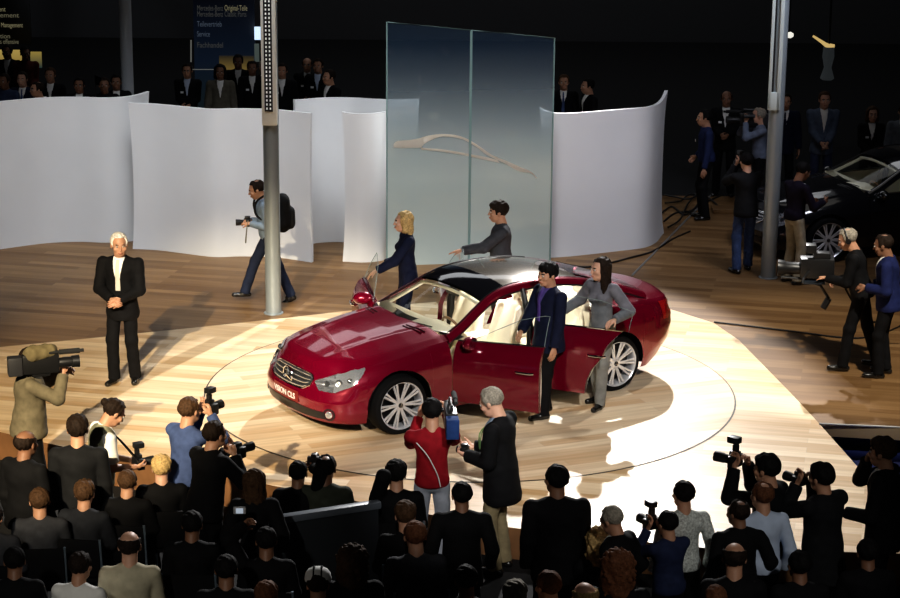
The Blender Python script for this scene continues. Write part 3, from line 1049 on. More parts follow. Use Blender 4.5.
        mb.obj('brake_disc', mat('dark brake disc', (.03, .03, .035), rough=.4, metal=.8), t)
        mb = MB(); mb.lathe([(0, .096), (.026, .096), (.028, .088)], n=20, axis='Y', M=Mw)
        mb.obj('hub_cap', M_black, t)
        mb = MB()
        for k in range(3):
            a = PI / 2 + k * 2 * PI / 3
            mb.tube([(0, .098, 0), (.024 * math.cos(a), .097, .024 * math.sin(a))], [.005, .002], n=5, M=Mw)
        mb.obj('star_emblem', M_chrome, t)
    for x in WX:
        for sgn in (1, -1): wheel(x, sgn)
    # ---- nose details
    def fx(y, z, off=0.0):
        """point of the nose surface at side position y and height z (left half mirrored)"""
        lo, hi = 0.0, sx(1.6)
        for _ in range(30):
            m = (lo + hi) / 2
            if surf(m, z).y < abs(y): lo = m
            else: hi = m
        p = surf(lo, z, off)
        return Vector((p.x, y, z))
    def fpatch(ys, zs_of, n=24, m_=6, off=.006):
        """patch on the nose: zs_of(y) -> (z0, z1)"""
        return [[fx(lerp(ys[0], ys[1], j / n), lerp(*zs_of(lerp(ys[0], ys[1], j / n)), i / m_), off) for j in range(n + 1)] for i in range(m_ + 1)]
    gz0 = lambda y: .495 + .02 * (abs(y) / .38) ** 2 + (.04 * smooth01((abs(y) - .30) / .10))
    gz1 = lambda y: .662 - .01 * (abs(y) / .38) ** 2 - (.03 * smooth01((abs(y) - .34) / .06))
    mb = MB(); g = fpatch((-.39, .39), lambda y: (gz0(y), gz1(y)), off=.004); mb.grid(g, flip=True); mb.grid(g)
    grille = mb.obj('grille', mat('grille mesh', (.02, .02, .022), rough=.5), root)
    mb = MB()
    for k in range(4):
        f = (k + .5) / 4
        mb.tube([fx(y, lerp(gz0(y), gz1(y), f), .012) for y in np.linspace(-.375 + .01 * (3 - k), .375 - .01 * (3 - k), 21)], .009, n=6)
    mb.obj('grille_bar', mat('satin silver bar', (.62, .63, .65), rough=.25, metal=.9), grille)
    mb = MB()
    ring = [fx(y, gz0(y), .012) for y in np.linspace(-.39, .39, 25)] + [fx(y, gz1(y), .012) for y in np.linspace(.39, -.39, 25)]
    mb.tube(ring, .008, n=6, closed=True); mb.obj('grille_surround', M_chrome, grille)
    mb = MB(); c = fx(0, .578, .035)
    mb.tube([(c.x, .095 * math.cos(a), c.z + .095 * math.sin(a)) for a in np.linspace(0, 2 * PI, 33)[:-1]], .009, n=8, closed=True)
    for k in range(3):
        a = PI / 2 + k * 2 * PI / 3
        mb.tube([(c.x + .005, 0, c.z), (c.x, .092 * math.cos(a), c.z + .092 * math.sin(a))], [.020, .006], n=6)
    mb.obj('star_emblem', M_chrome, root)
    # lower intake, plate, fog lamps
    mb = MB(); g = fpatch((-.62, .62), lambda y: (.225, .305 + .02 * math.cos(y * 2.4)), off=.005); mb.grid(g, flip=True); mb.grid(g); mb.obj('lower_intake', M_black, root)
    for sgn in (1, -1):
        c = fx(.655 * sgn, .285, .0)
        d = Vector((.80, sgn * .60, 0)).normalized()
        q = d.to_track_quat('Z', 'Y').to_matrix().to_4x4(); q.translation = c + d * .004
        mb = MB(); mb.lathe([(.068, -.02), (.066, .006), (.052, .008)], n=24, M=q)
        f_ = mb.obj('fog_lamp', M_black, root)
        mb = MB(); mb.lathe([(.0, .012), (.022, .011), (.034, .009), (.040, .006)], n=20, M=q); mb.obj('lamp_lens', M_lamp, f_)
    # headlamps: leaf shapes wrapping the corners
    for sgn in (1, -1):
        mb = MB(); G = []
        n1, n2 = 26, 9
        s_in, s_out = .45, 1.12
        for i in range(n1 + 1):
            u = i / n1
            s = lerp(s_in, s_out, u)
            ze = zedge(s)
            top = ze + .002
            zlo = interp(u, [0, .15, .45, .75, 1], [.600, .530, .525, .60, ze - .012])
            zhi = interp(u, [0, .15, .45, .75, 1], [.610, .645, .70, ze, ze + .0])
            zhi = min(zhi, top)
            row = []
            for k in range(n2 + 1):
                z = lerp(zlo, zhi, k / n2)
                p = surf(s, min(z, ze), .007)
                row.append(Vector((p.x, sgn * p.y, z)))
            G.append(row)
        mb.grid(G); mb.grid(G, flip=True)
        h = mb.obj('headlight', M_lamp, root)
        if detailed:
            for (s, z, r_) in ((.64, .60, .034), (.79, .615, .042), (.93, .655, .028)):
                p = surf(s, z, .012); n_ = norm(s); d = Vector((n_[0], n_[1] * sgn, .35)).normalized()
                q = d.to_track_quat('Z', 'Y').to_matrix().to_4x4(); q.translation = Vector((p.x, sgn * p.y, p.z))
                mb = MB(); mb.lathe([(r_, 0), (r_ * .95, .006), (r_ * .6, .002), (0, .006)], n=20, M=q)
                mb.obj('reflector', M_lampin, h)
        # tail lamp
        mb = MB(); G = []
        for i in range(15):
            s = lerp(sx(-2.12), sx(-2.12) + .62, i / 14); ze = zedge(s)
            G.append([Vector((p.x, sgn * p.y, p.z)) for p in [surf(s, lerp(.74 - .04 * (i / 14), ze - .03, k / 6), .006) for k in range(7)]])
        mb.grid(G); mb.grid(G, flip=True); mb.obj('tail_light', M_red, root)
    # bonnet vents and wipers
    for sgn in (1, -1):
        mb = MB()
        for k in range(2):
            mb.tube([Vector((1.06 - .045 * k - .25 * y * y, sgn * y, ztop(1.06 - .045 * k - .25 * y * y, y) + .003)) for y in np.linspace(.30, .58, 7)], .007, n=5)
        mb.obj('bonnet_vent', M_black, root)
    for a, b in (((.93, -.06), (.80, .50)), ((.90, -.60), (.88, -.10))):
        pts = [top_at(lerp(a[0] - .14 * (1 - (a[1] / .7) ** 2), b[0] - .14 * (1 - (b[1] / .7) ** 2), v), lerp(a[1], b[1], v) / .74) + Vector((0, 0, .010)) for v in np.linspace(0, 1, 7)]
        mb = MB(); mb.tube(pts, .006, n=6); mb.obj('wiper', M_black, root)
    # ---- interior
    mb = MB(); mb.box((-.25, 0, .27), (2.6, 1.5, .03)); mb.obj('cabin_floor', M_cream2, root)
    if detailed:
        # dashboard
        G = []
        for j in range(21):
            y = lerp(-.74, .74, j / 20)
            hood = .035 * math.exp(-((y - .36) / .17) ** 2)
            xf = .85 - .16 * (abs(y) / .74) ** 2
            G.append([Vector((xf + .05, y, .985)), Vector((xf - .08, y, 1.005 + hood * .5)), Vector((.60, y, .985 + hood)), Vector((.50, y, .93 + hood)), Vector((.50, y, .80)), Vector((.60, y, .66)), Vector((.70, y, .50)), Vector((.8, y, .32))])
        mb = MB(); mb.grid(G); mb.grid(G, flip=True); mb.obj('dashboard', M_cream, root, sharp=60)
        mb = MB(); mb.box((.28, 0, .50), (.62, .26, .16), bev=.03); mb.box((-.15, 0, .56), (.36, .24, .22), bev=.04); mb.obj('centre_console', M_cream, root)
        # steering wheel on the left
        Ms = Matrix.Translation((.42, .37, .86)) @ Matrix.Rotation(R(-65), 4, 'Y')
        mb = MB(); mb.tube([(.19 * math.cos(a), .19 * math.sin(a), 0) for a in np.linspace(0, 2 * PI, 33)[:-1]], .016, n=8, closed=True, M=Ms)
        sw = mb.obj('steering_wheel', mat('brown leather rim', (.30, .17, .09), rough=.4), root)
        mb = MB(); mb.lathe([(0, .01), (.05, .012), (.07, -.01), (.05, -.05)], n=20, M=Ms)
        for a in (0, PI * .5 + .6, -PI * .5 - .6):
            mb.tube([(0, 0, -.01), (.185 * math.cos(a + PI), .185 * math.sin(a + PI), 0)], .016, n=6, M=Ms)
        mb.obj('wheel_hub', M_cream, sw)
        # seats
        def seat_fn(w, rec):
            tx, tz = -math.sin(rec), math.cos(rec)
            def fn(Pp):
                d = _cap(Pp, (.26, 0, .0), (-.18, 0, -.03), .10, .11, (0, 1, 0), .10 / w)
                for sg in (1, -1):
                    d = smin(d, _cap(Pp, (.22, sg * w * .98, .03), (-.15, sg * w * .98, .03), .055, .06), .03)
                    d = smin(d, _cap(Pp, (-.22 + tx * .08, sg * w * .95, .10), (-.20 + tx * .5, sg * w * .80, .0 + tz * .55), .055, .05), .03)
                d = smin(d, _cap(Pp, (-.24, 0, .05), (-.24 + tx * .58, 0, tz * .58), .085, .065, (0, 1, 0), .085 / (w * .95)), .04)
                hd = _cap(Pp, (-.235 + tx * .70, -.085, tz * .74), (-.235 + tx * .70, .085, tz * .74), .065, .065)
                nk = _cap(Pp, (-.235 + tx * .55, 0, tz * .56), (-.235 + tx * .70, 0, tz * .70), .05, .05)
                return np.minimum(d, smin(hd, nk, .02))
            return fn
        v, q = sdf_mesh(seat_fn(.235, R(17)), (-.65, -.42, -.25), (.45, .42, .95), .02)
        for (x, y) in ((.02, .37), (.02, -.37), (-.90, .34), (-.90, -.34)):
            vv = v + np.array([x, y, .50])
            if x < -.5: vv = v * np.array([1, 1, .86]) + np.array([x, y, .48])
            st = mesh_ob('seat', vv, q, M_cream, root)
        mb = MB(); mb.box((-1.52, 0, .93), (.50, 1.22, .04), bev=.015); mb.obj('parcel_shelf', M_cream, root)
        mb = MB(); mb.box((-1.22, 0, .60), (.06, 1.36, .62), bev=.015); mb.obj('seat_back_panel', M_cream, root)
        mb = MB()
        for sgn in (1, -1): mb.tube([top_at(x, sgn * .90) + Vector((0, 0, -.055)) for x in np.linspace(.84, .2, 8)], .024, n=6)
        mb.tube([top_at(.24, w) + Vector((0, 0, -.04)) for w in np.linspace(-.9, .9, 9)], .02, n=6)
        mb.obj('pillar_lining', M_cream, root)
        mb = MB(); mb.box((.20, 0, 1.20), (.03, .24, .065), bev=.015); mb.obj('interior_mirror', M_black, root)
    # ---- doors
    def door(kind, sgn):
        if kind == 'front': xs = lambda u: (X_HINGE - .004, X_MID + .004); hinge = X_HINGE
        else: xs = lambda u: (X_MID - .008, rear_cut(u)); hinge = X_MID
        hy = surf(sx(hinge), .6).y
        rows_, n = 18, 24
        outer = []
        for i in range(rows_ + 1):
            u = i / rows_; row = []
            for j in range(n + 1):
                xa, xb = xs(u)
                x = lerp(xa, xb, j / n); s = sx(x)
                zb = max(.275, arch(x)) if kind == 'rear' else .275
                row.append(surf(s, lerp(zb, zedge(s), u)))
            outer.append(row)
        ang = open_doors[kind] if sgn > 0 else open_doors[kind + '_r']
        Md = Matrix.Translation((hinge, hy, 0)) @ Matrix.Rotation(R(-ang), 4, 'Z') @ Matrix.Translation((-hinge, -hy, 0))
        F_ = Matrix.Diagonal((1, sgn, 1, 1))
        Tm = F_ @ Md
        tr = lambda G: [[Tm @ Vector(p) for p in r_] for r_ in G]
        inn = [[Vector((p.x, p.y - (.055 if i < rows_ else .05), p.z)) for p in r_] for i, r_ in enumerate(outer)]
        mb = MB(); G = tr(outer); I = tr(inn)
        fl = sgn < 0
        mb.grid(G, flip=fl)
        rim = [[a, b] for a, b in zip(G[0], I[0])]; mb.grid(rim, flip=fl); mb.grid(rim, flip=not fl)
        rim = [[a, b] for a, b in zip(G[-1], I[-1])]; mb.grid(rim, flip=fl); mb.grid(rim, flip=not fl)
        for c_ in (0, n):
            rim = [[a[c_], b[c_]] for a, b in zip(G, I)]; mb.grid(rim, flip=fl); mb.grid(rim, flip=not fl)
        d = mb.obj(('front' if kind == 'front' else 'rear') + '_door', paint, root, sharp=40)
        # inner trim
        inn2 = [[Vector((p.x, p.y - .052 - .03 * math.sin(PI * min(1, max(0, (p.z - .3) / .5))), p.z)) for p in r_] for r_ in outer]
        mb = MB(); I2 = tr([[p for p in r_] for r_ in inn2]); mb.grid(I2, flip=not fl); mb.grid(I2, flip=fl)
        mb.obj('door_lining', M_cream, d)
        # belt moulding, window
        mb = MB(); mb.tube([Tm @ (p + Vector((0, -.012, .006))) for p in outer[-1]], .009, n=6); mb.obj('belt_moulding', M_chrome, d)
        x0, x1 = (X_HINGE - .12, X_MID + .01) if kind == 'front' else (X_MID - .02, -1.28)
        W = []
        for j in range(15):
            x = lerp(x0, x1, j / 14); s = sx(x); b = surf(s, zedge(s)); r_ = rail(x)
            t = Vector((x, r_.y + .03, r_.z - .07))
            if t.z < b.z: t = b.copy()
            b = b + Vector((0, -.03, 0))
            W.append([b.lerp(t, v / 4) + Vector((0, .012 * math.sin(PI * v / 4), 0)) for v in range(5)])
        W = tr(W)
        mb = MB(); mb.grid(W); mb.obj('door_window', M_glass, d)
        mb = MB(); mb.tube([r_[-1] for r_ in W] + W[-1][::-1][1:], .0035, n=5); mb.obj('window_edge', mat('pale glass edge', (.22, .27, .26), rough=.2), d)
        # handle
        hx = (X_MID + .17) if kind == 'front' else -1.02
        if kind == 'rear': hx = -.98
        s = sx(hx); hp = [surf(sx(x), .715 + (.0 if kind == 'front' else .02), o_) for x, o_ in ((hx + .10, .008), (hx + .08, .035), (hx, .042), (hx - .08, .035), (hx - .10, .008))]
        mb = MB(); mb.tube([Tm @ p for p in hp], .013, n=8); mb.obj('door_handle', M_chrome, d)
        if kind == 'front':
            mc = surf(sx(.62), .93)
            c = Vector((.60, mc.y + .105, .945))
            def mf(Pp): return np.maximum(_ell(Pp, tuple(c), (.085, .115, .075)), -(Pp[..., 0] - (c.x - .035)))
            v, q = sdf_mesh(mf, (c.x - .11, c.y - .13, c.z - .09), (c.x + .1, c.y + .13, c.z + .09), .012)
            vv = [Tm @ Vector(p) for p in v]; qq = [tuple(f) if sgn > 0 else tuple(f)[::-1] for f in q]
            mi = mesh_ob('wing_mirror', vv, qq, paint, d, sharp=60)
            mb = MB(); mb.tube([Tm @ Vector(p) for p in ((.62, mc.y - .03, .89), (.61, c.y - .06, .925))], [.03, .022], n=8); mb.obj('mirror_arm', M_black, mi)
            mb = MB(); pts = [Tm @ Vector((c.x - .038, c.y + .095 * math.cos(a), c.z + .06 * math.sin(a))) for a in np.linspace(0, 2 * PI, 21)[:-1]]
            mb.add(pts, [tuple(range(20))]); mb.add(pts, [tuple(range(19, -1, -1))]); mb.obj('mirror_glass', M_chrome, mi)
    for sgn in (1, -1):
        door('front', sgn); door('rear', sgn)
    # door openings: pale sill plates
    if detailed:
        mb = MB()
        for sgn in (1, -1): mb.box((-.1, sgn * .78, .315), (1.7, .08, .02), bev=.006)
        mb.obj('sill_plate', M_silver, root)
    # plate
    return root, fx


def car_glass():
    if 'clear car glass' in MATS: return MATS['clear car glass']
    m = bpy.data.materials.new('clear car glass')
    m.use_nodes = True
    nt = m.node_tree
    nt.nodes.clear()
    out = nt.nodes.new('ShaderNodeOutputMaterial')
    tr = nt.nodes.new('ShaderNodeBsdfTransparent'); tr.inputs['Color'].default_value = (.93, .97, .95, 1)
    gl = nt.nodes.new('ShaderNodeBsdfGlossy'); gl.inputs['Roughness'].default_value = .02
    mx = nt.nodes.new('ShaderNodeMixShader')
    fr = nt.nodes.new('ShaderNodeFresnel'); fr.inputs['IOR'].default_value = 1.22
    nt.links.new(fr.outputs[0], mx.inputs[0]); nt.links.new(tr.outputs[0], mx.inputs[1]); nt.links.new(gl.outputs[0], mx.inputs[2])
    nt.links.new(mx.outputs[0], out.inputs[0])
    MATS['clear car glass'] = m
    return m


M_PAINT = mat('deep red metallic paint', (0.20, 0.0008, 0.021), rough=0.20, metal=0.40, coat=1.0, spec=0.6)
TT = Vector((.235, 22.83, 0))     # middle of the turntable
CAR_YAW = R(213.25)
car, car_fx = make_car('saloon_car', 'deep red four-door coupe with all doors open on the round turntable', (TT.x - .035, TT.y - .01, 0), CAR_YAW, M_PAINT,
                       {'front': 58, 'rear': 58, 'front_r': 67, 'rear_r': 58})
car.scale = (1.02, 1.02, 1.01)
dl = bpy.data.lights.new('cabin_fill', 'POINT'); dl.energy = 26; dl.shadow_soft_size = .12; dl.color = (1, .96, .88)  # added fill inside the cabin to brighten the cream interior, no visible fitting
fill_ob = bpy.data.objects.new('cabin_fill', dl); COL.objects.link(fill_ob); fill_ob.parent = car; fill_ob.location = (-.30, 0, 1.27)
# number plate
pl = MB()
pl.grid([[car_fx(y, z, .012) for y in np.linspace(-.26, .26, 9)] for z in (.335, .455)], flip=True)
pl.grid([[car_fx(y, z, .010) for y in np.linspace(-.26, .26, 9)] for z in (.335, .455)])
plate = pl.obj('number_plate', mat('dark red plate', (.16, .008, .008), rough=.4), car)


def text_ob(name, s, size, m, parent=None, M=None, align='CENTER', ext=0.001, bold=0.0):
    cu = bpy.data.curves.new(name, 'FONT')
    cu.body = s; cu.size = size; cu.align_x = align; cu.align_y = 'CENTER'; cu.extrude = ext; cu.offset = bold
    tmp = bpy.data.objects.new(name, cu)
    COL.objects.link(tmp)
    dg = bpy.context.evaluated_depsgraph_get()
    me = bpy.data.meshes.new_from_object(tmp.evaluated_get(dg))
    bpy.data.objects.remove(tmp)
    me.materials.clear(); me.materials.append(m)
    o = bpy.data.objects.new(name, me)
    COL.objects.link(o)
    if parent is not None: o.parent = parent
    if M is not None: o.matrix_local = M
    return o


Mtxt = Matrix(((0, 0, 1, 0), (1, 0, 0, 0), (0, 1, 0, 0), (0, 0, 0, 1)))   # text x -> car +y , text y -> up, facing +x
c_ = car_fx(0, .395, .02)
tx = text_ob('plate_lettering', 'VISION CLS', .088, mat('pale lettering', (.75, .68, .62), rough=.5, emit=(.75, .6, .5), estr=.12), plate, Matrix.Translation((0, 0, c_.z)) @ Mtxt, bold=.0015)
for v in tx.data.vertices:      # bend the lettering onto the curved bumper
    v.co.z += car_fx(v.co.x, c_.z, .018).x
# ------------------------------------------------------------------ the hall and the stage
LOW = -0.32
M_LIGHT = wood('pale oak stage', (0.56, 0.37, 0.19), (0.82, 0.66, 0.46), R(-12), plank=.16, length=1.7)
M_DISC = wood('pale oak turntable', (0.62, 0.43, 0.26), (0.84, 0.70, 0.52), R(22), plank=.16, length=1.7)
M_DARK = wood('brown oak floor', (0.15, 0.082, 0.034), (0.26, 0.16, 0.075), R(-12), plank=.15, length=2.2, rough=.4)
M_RISER = mat('brown stage riser', (.20, .10, .045), rough=.5, var=.2, scale=4)
M_CARPET = mat('black hall carpet', (.004, .004, .005), rough=.95)


def struct(o):
    o['kind'] = 'structure'
    return o


def slab(name, pts, z, m, h=.06, riser=None):
    mb = MB()
    n = len(pts)
    top = [(p[0], p[1], z) for p in pts]
    ar = sum(pts[i][0] * pts[(i + 1) % n][1] - pts[(i + 1) % n][0] * pts[i][1] for i in range(n))
    if ar < 0: top = top[::-1]
    mb.cur = 0
    mb.add(top, [tuple(range(n))])
    mb.cur = 1
    for i in range(n):
        a, b = top[i], top[(i + 1) % n]
        mb.add([a, (a[0], a[1], z - h), (b[0], b[1], z - h), b], [(0, 1, 2, 3)])
    o = mb.obj(name, [m, riser or M_RISER], smooth=False, sharp=None)
    return struct(o)


slab('floor_hall', [(-30, 4), (30, 4), (30, 60), (-30, 60)], LOW, M_CARPET, .1)
front = [at(-120, 404), at(-60, 418), at(0, 432), at(60, 446), at(140, 462), at(237, 479), at(372, 504), at(515, 528), at(706, 548)]
front = [(p.x, p.y) for p in catmull(front, 4)] + [(4.50, 17.98)]
side = [(4.27, 20.11), (4.08, 21.74)]
notch = [(6.0, 21.45), (14, 20.6)]
rim = [(-12, 21.9), (-4.83, 24.70), (-3.17, 25.39), (-2.13, 25.84), (-1.37, 26.20), (-.4, 26.62), (.5, 26.88), (1.3, 26.98), (2.1, 26.86), (2.85, 26.49), (3.4, 25.77), (3.62, 25.0), (3.78, 23.9), (3.94, 22.8), (4.08, 21.74)]
light_poly = front + side[:1] + rim[::-1]
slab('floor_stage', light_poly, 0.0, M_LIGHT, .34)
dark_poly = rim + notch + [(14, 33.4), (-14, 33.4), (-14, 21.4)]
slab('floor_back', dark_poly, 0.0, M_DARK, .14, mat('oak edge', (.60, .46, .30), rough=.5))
slab('floor_rear', [(-20, 33.4), (20, 33.4), (20, 51), (-20, 51)], 0.0, mat('black rear floor', (.028, .028, .029), rough=.95, spec=.05), .2)
# dark blue fascia set back under the right hand platform
mb = MB(); mb.grid([[Vector((4.3, 21.95, -.14)), Vector((14, 20.9, -.14))], [Vector((4.3, 21.95, LOW)), Vector((14, 20.9, LOW))]])
mb.grid([[Vector((4.05, 20.3, LOW + .004)), Vector((14, 18.3, LOW + .004))], [Vector((4.05, 21.95, LOW + .004)), Vector((14, 20.9, LOW + .004))]])
struct(mb.obj('trim_blue_fascia', mat('dark blue carpet', (.02, .035, .20), rough=.8), smooth=False))
mb = MB(); e0, e1 = Vector((4.07, 21.72, .008)), Vector((14, 20.58, .008))
mb.tube([e0, e1], .012, n=6); struct(mb.obj('trim_stage_edge', mat('pale metal edge', (.75, .74, .72), rough=.35, metal=.3)))
# turntable disc with its dark joint
RD = 3.035
mb = MB(); n = 128
mb.add([(RD * .9965 * math.cos(2 * PI * k / n), RD * .9965 * math.sin(2 * PI * k / n), .006) for k in range(n)], [tuple(range(n))])
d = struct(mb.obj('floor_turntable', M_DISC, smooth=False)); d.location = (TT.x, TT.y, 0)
mb = MB(); G = [[(r_ * math.cos(2 * PI * k / n), r_ * math.sin(2 * PI * k / n), .003) for k in range(n + 1)] for r_ in (RD * .99, RD * 1.003)]
mb.grid(G, flip=True); d = struct(mb.obj('trim_turntable_joint', mat('dark joint', (.05, .035, .02), rough=.7), smooth=False)); d.location = (TT.x, TT.y, 0)
# back wall far away in the dark
M_BLACKWALL = mat('black drape wall', (.09, .09, .095), rough=.95, spec=.05)
mb = MB(); mb.add([(-30, 52, LOW), (30, 52, LOW), (30, 52, 14), (-30, 52, 14)], [(0, 1, 2, 3)]); struct(mb.obj('wall_back', M_BLACKWALL, smooth=False))
# metal seam on the rear floor
mb = MB(); mb.tube([Vector((3.68, 31.64, .004)), Vector((2.54, 28.14, .004))], .016, n=5); mb.tube([Vector((3.68, 31.64, .004)), Vector((4.3, 33.5, .004))], .016, n=5)
struct(mb.obj('trim_floor_seam', mat('grey metal seam', (.38, .38, .38), rough=.4, metal=.6)))
mb = MB(); mb.box((4.9, 32.25, .035), (1.5, .35, .07), bev=.01); struct(mb.obj('trim_floor_step', M_DARK))

# ---- curved white walls
M_WALL = mat('white stretched fabric', (.66, .67, .68), rough=.6, var=.03, scale=1.2)


def curved_wall(name, pts, y_top_px, at_i, flare=.035, ends=.06):
    p = catmull([(a, b, 0) for a, b in pts], 8)
    ref = Vector((pts[at_i][0], pts[at_i][1], 0))
    # height from the photograph at the reference place
    c = _fwd.y * ref.y
    xr = 450 + F_PX * ref.x / (ref.y * _fwd.y + (0 - CAM_H) * _fwd.z)
    h = deep(xr, y_top_px, ref.y).z
    n = len(p); rows = 14; G = []; B = []
    for i in range(n):
        a = p[max(0, i - 1)]; b = p[min(n - 1, i + 1)]
        t = (b - a).normalized(); nr = Vector((t.y, -t.x, 0))
        e = abs(2 * i / (n - 1) - 1) ** 6
        col = []; cb = []
        hh = h + ends * e
        for k in range(rows + 1):
            u = k / rows
            o = flare * (2 * u - 1) ** 4 * (.5 + .5 * e) * (1 if u < .5 else .7)
            q = p[i] + nr * o + t * (flare * .9 * e * (2 * u - 1) ** 2 * (1 if i > n / 2 else -1))
            col.append(Vector((q.x, q.y, hh * u))); cb.append(col[-1] - nr * .05)
        G.append(col); B.append(cb)
    mb = MB(); mb.grid(G, flip=True); mb.grid(B)
    for S_ in (0, -1):
        mb.grid([[a, b] for a, b in zip(G[S_], B[S_])], flip=(S_ == 0))
    mb.grid([[a[-1], b[-1]] for a, b in zip(G, B)])
    o = mb.obj(name, M_WALL, sharp=50)
    return struct(o)


curved_wall('wall_curved', [(-8.6, 29.9), (-7.9, 29.5), (-7.2, 29.15), (-6.62, 28.95)], 103, 3, ends=0, flare=.02)
curved_wall('wall_curved', [(-6.9, 29.15), (-6.47, 29.47), (-5.95, 29.80), (-5.5, 29.90), (-5.05, 29.86), (-4.71, 29.98), (-4.48, 30.25)], 98, 2, ends=.03)
curved_wall('wall_curved', [(-4.60, 29.50), (-4.24, 29.42), (-3.80, 29.22), (-3.39, 29.05), (-3.0, 29.10), (-2.5, 29.05), (-1.99, 28.80)], 109, 3, ends=.0)
curved_wall('wall_curved', [(-2.25, 29.75), (-1.9, 29.98), (-1.5, 30.02), (-1.0, 29.90), (-.5, 29.9)], 98, 1, ends=.02)
curved_wall('wall_curved', [(-1.50, 28.85), (-1.25, 28.80), (-.98, 28.92), (-.7, 29.3)], 113, 0, ends=.02)
curved_wall('wall_curved', [(1.30, 29.2), (1.55, 29.2), (1.95, 29.36), (2.48, 29.62), (2.84, 29.82), (3.04, 30.15), (3.18, 30.7)], 109, 3, ends=.09, flare=.05)

# ---- tall glass screen with the frosted car outline
g0, g1 = Vector((-.90, 28.60, 0)), Vector((1.43, 28.98, 0))
gz0_, gz1_ = deep(387, 22, g0.y).z, deep(555, 38, g1.y).z
gs = thing('glass_screen', 'tall two-pane frosted glass screen with a car silhouette behind the red car', 'glass screen', tuple(g0.lerp(g1, .5)))


def frosted():
    m = bpy.data.materials.new('frosted to clear glass'); m.use_nodes = True
    nt = m.node_tree; nt.nodes.clear(); L = nt.links.new
    out = nt.nodes.new('ShaderNodeOutputMaterial')
    tc = nt.nodes.new('ShaderNodeTexCoord'); sx_ = nt.nodes.new('ShaderNodeSeparateXYZ'); L(tc.outputs['Object'], sx_.inputs[0])
    rp = nt.nodes.new('ShaderNodeValToRGB')
    mr = nt.nodes.new('ShaderNodeMapRange'); mr.inputs[1].default_value = 0; mr.inputs[2].default_value = 4.2
    L(sx_.outputs['Z'], mr.inputs[0]); L(mr.outputs[0], rp.inputs[0])
    e = rp.color_ramp.elements
    e[0].position = .42; e[0].color = (.985, .985, .985, 1); e[1].position = .93; e[1].color = (.06, .06, .06, 1)
    e2 = rp.color_ramp.elements.new(.66); e2.color = (.42, .42, .42, 1)
    tr = nt.nodes.new('ShaderNodeBsdfTransparent'); tr.inputs[0].default_value = (.82, .90, .95, 1)
    df = nt.nodes.new('ShaderNodeBsdfDiffuse')
    c2 = nt.nodes.new('ShaderNodeValToRGB'); L(mr.outputs[0], c2.inputs[0])
    c2.color_ramp.elements[0].position = .3; c2.color_ramp.elements[0].color = (.44, .51, .49, 1)
    c2.color_ramp.elements[1].position = .75; c2.color_ramp.elements[1].color = (.05, .09, .15, 1)
    L(c2.outputs[0], df.inputs[0])
    m1 = nt.nodes.new('ShaderNodeMixShader'); L(rp.outputs[0], m1.inputs[0]); L(tr.outputs[0], m1.inputs[1]); L(df.outputs[0], m1.inputs[2])
    gl = nt.nodes.new('ShaderNodeBsdfGlossy'); gl.inputs['Roughness'].default_value = .03
    m2 = nt.nodes.new('ShaderNodeMixShader'); fr = nt.nodes.new('ShaderNodeFresnel'); fr.inputs[0].default_value = 1.45
    L(fr.outputs[0], m2.inputs[0]); L(m1.outputs[0], m2.inputs[1]); L(gl.outputs[0], m2.inputs[2]); L(m2.outputs[0], out.inputs[0])
    return m


M_FROST = frosted()
u_ = (g1 - g0).normalized(); nrm = Vector((u_.y, -u_.x, 0))
mid = (g0 + g1) / 2
for a, b in ((0, .497), (.503, 1)):
    A, B = g0.lerp(g1, a) - mid, g0.lerp(g1, b) - mid
    za, zb = lerp(gz0_, gz1_, a), lerp(gz0_, gz1_, b)
    mb = MB(); mb.add([A, B, B + Vector((0, 0, zb)), A + Vector((0, 0, za))], [(0, 1, 2, 3)])
    o = mb.obj('glass_pane', M_FROST, gs, smooth=False)
    mb = MB(); mb.tube([A, A + Vector((0, 0, za)), B + Vector((0, 0, zb)), B], .012, n=5)
    mb.obj('pane_edge', mat('green glass edge', (.22, .33, .32), rough=.15, spec=.8), o)
L_ = (g1 - g0).length
LOGO = MB()


def gp(px_, py_):
    """pixel on the screen's plane -> local point"""
    d = _fwd * F_PX + _rt * (px_ - 450) - _up * (py_ - 299)
    o = Vector((0, 0, CAM_H)); t = (g0 - o).dot(nrm) / d.dot(nrm)
    return o + d * t - mid + nrm * .004


up_edge = [(393.5, 144), (397, 141), (408, 140), (418, 138.5), (428, 135.5), (440, 134), (452, 134.5), (463, 137), (473, 142), (483, 148.5), (490, 153.5), (497, 157), (507, 161), (517, 165.5), (527, 169.5), (533, 173), (537, 177.5)]
lo_edge = [(393.5, 147.5), (399, 148), (410, 148), (421, 147.5), (424, 144), (432, 139.5), (441, 136.6), (452, 137), (462, 139.2), (471, 143.5), (480, 149.5), (486, 154.5), (497, 159.8), (506, 164), (516, 170), (524, 172), (530, 173), (534, 176), (536, 178.5)]
m1 = [(421, 147.5), (440, 149), (457, 151.5), (470, 154), (484, 156.5), (497, 159.8)]
m2 = [(421, 149.5), (440, 151.5), (457, 154), (470, 156.5), (484, 159.5), (500, 163)]
def ribbon(mb, a, b, n=40):
    def res(P_):
        P_ = catmull([(x, y, 0) for x, y in P_], 6); return [P_[int(i * (len(P_) - 1) / n)] for i in range(n + 1)]
    a = res(a); b = res(b)
    mb.grid([[gp(p.x, p.y) for p in a], [gp(p.x, p.y) for p in b]]); mb.grid([[gp(p.x, p.y) for p in a], [gp(p.x, p.y) for p in b]], flip=True)
ribbon(LOGO, up_edge, lo_edge); ribbon(LOGO, m1, m2)
LOGO.obj('car_silhouette', mat('etched silhouette', (.85, .80, .70), rough=.7), gs, smooth=False)

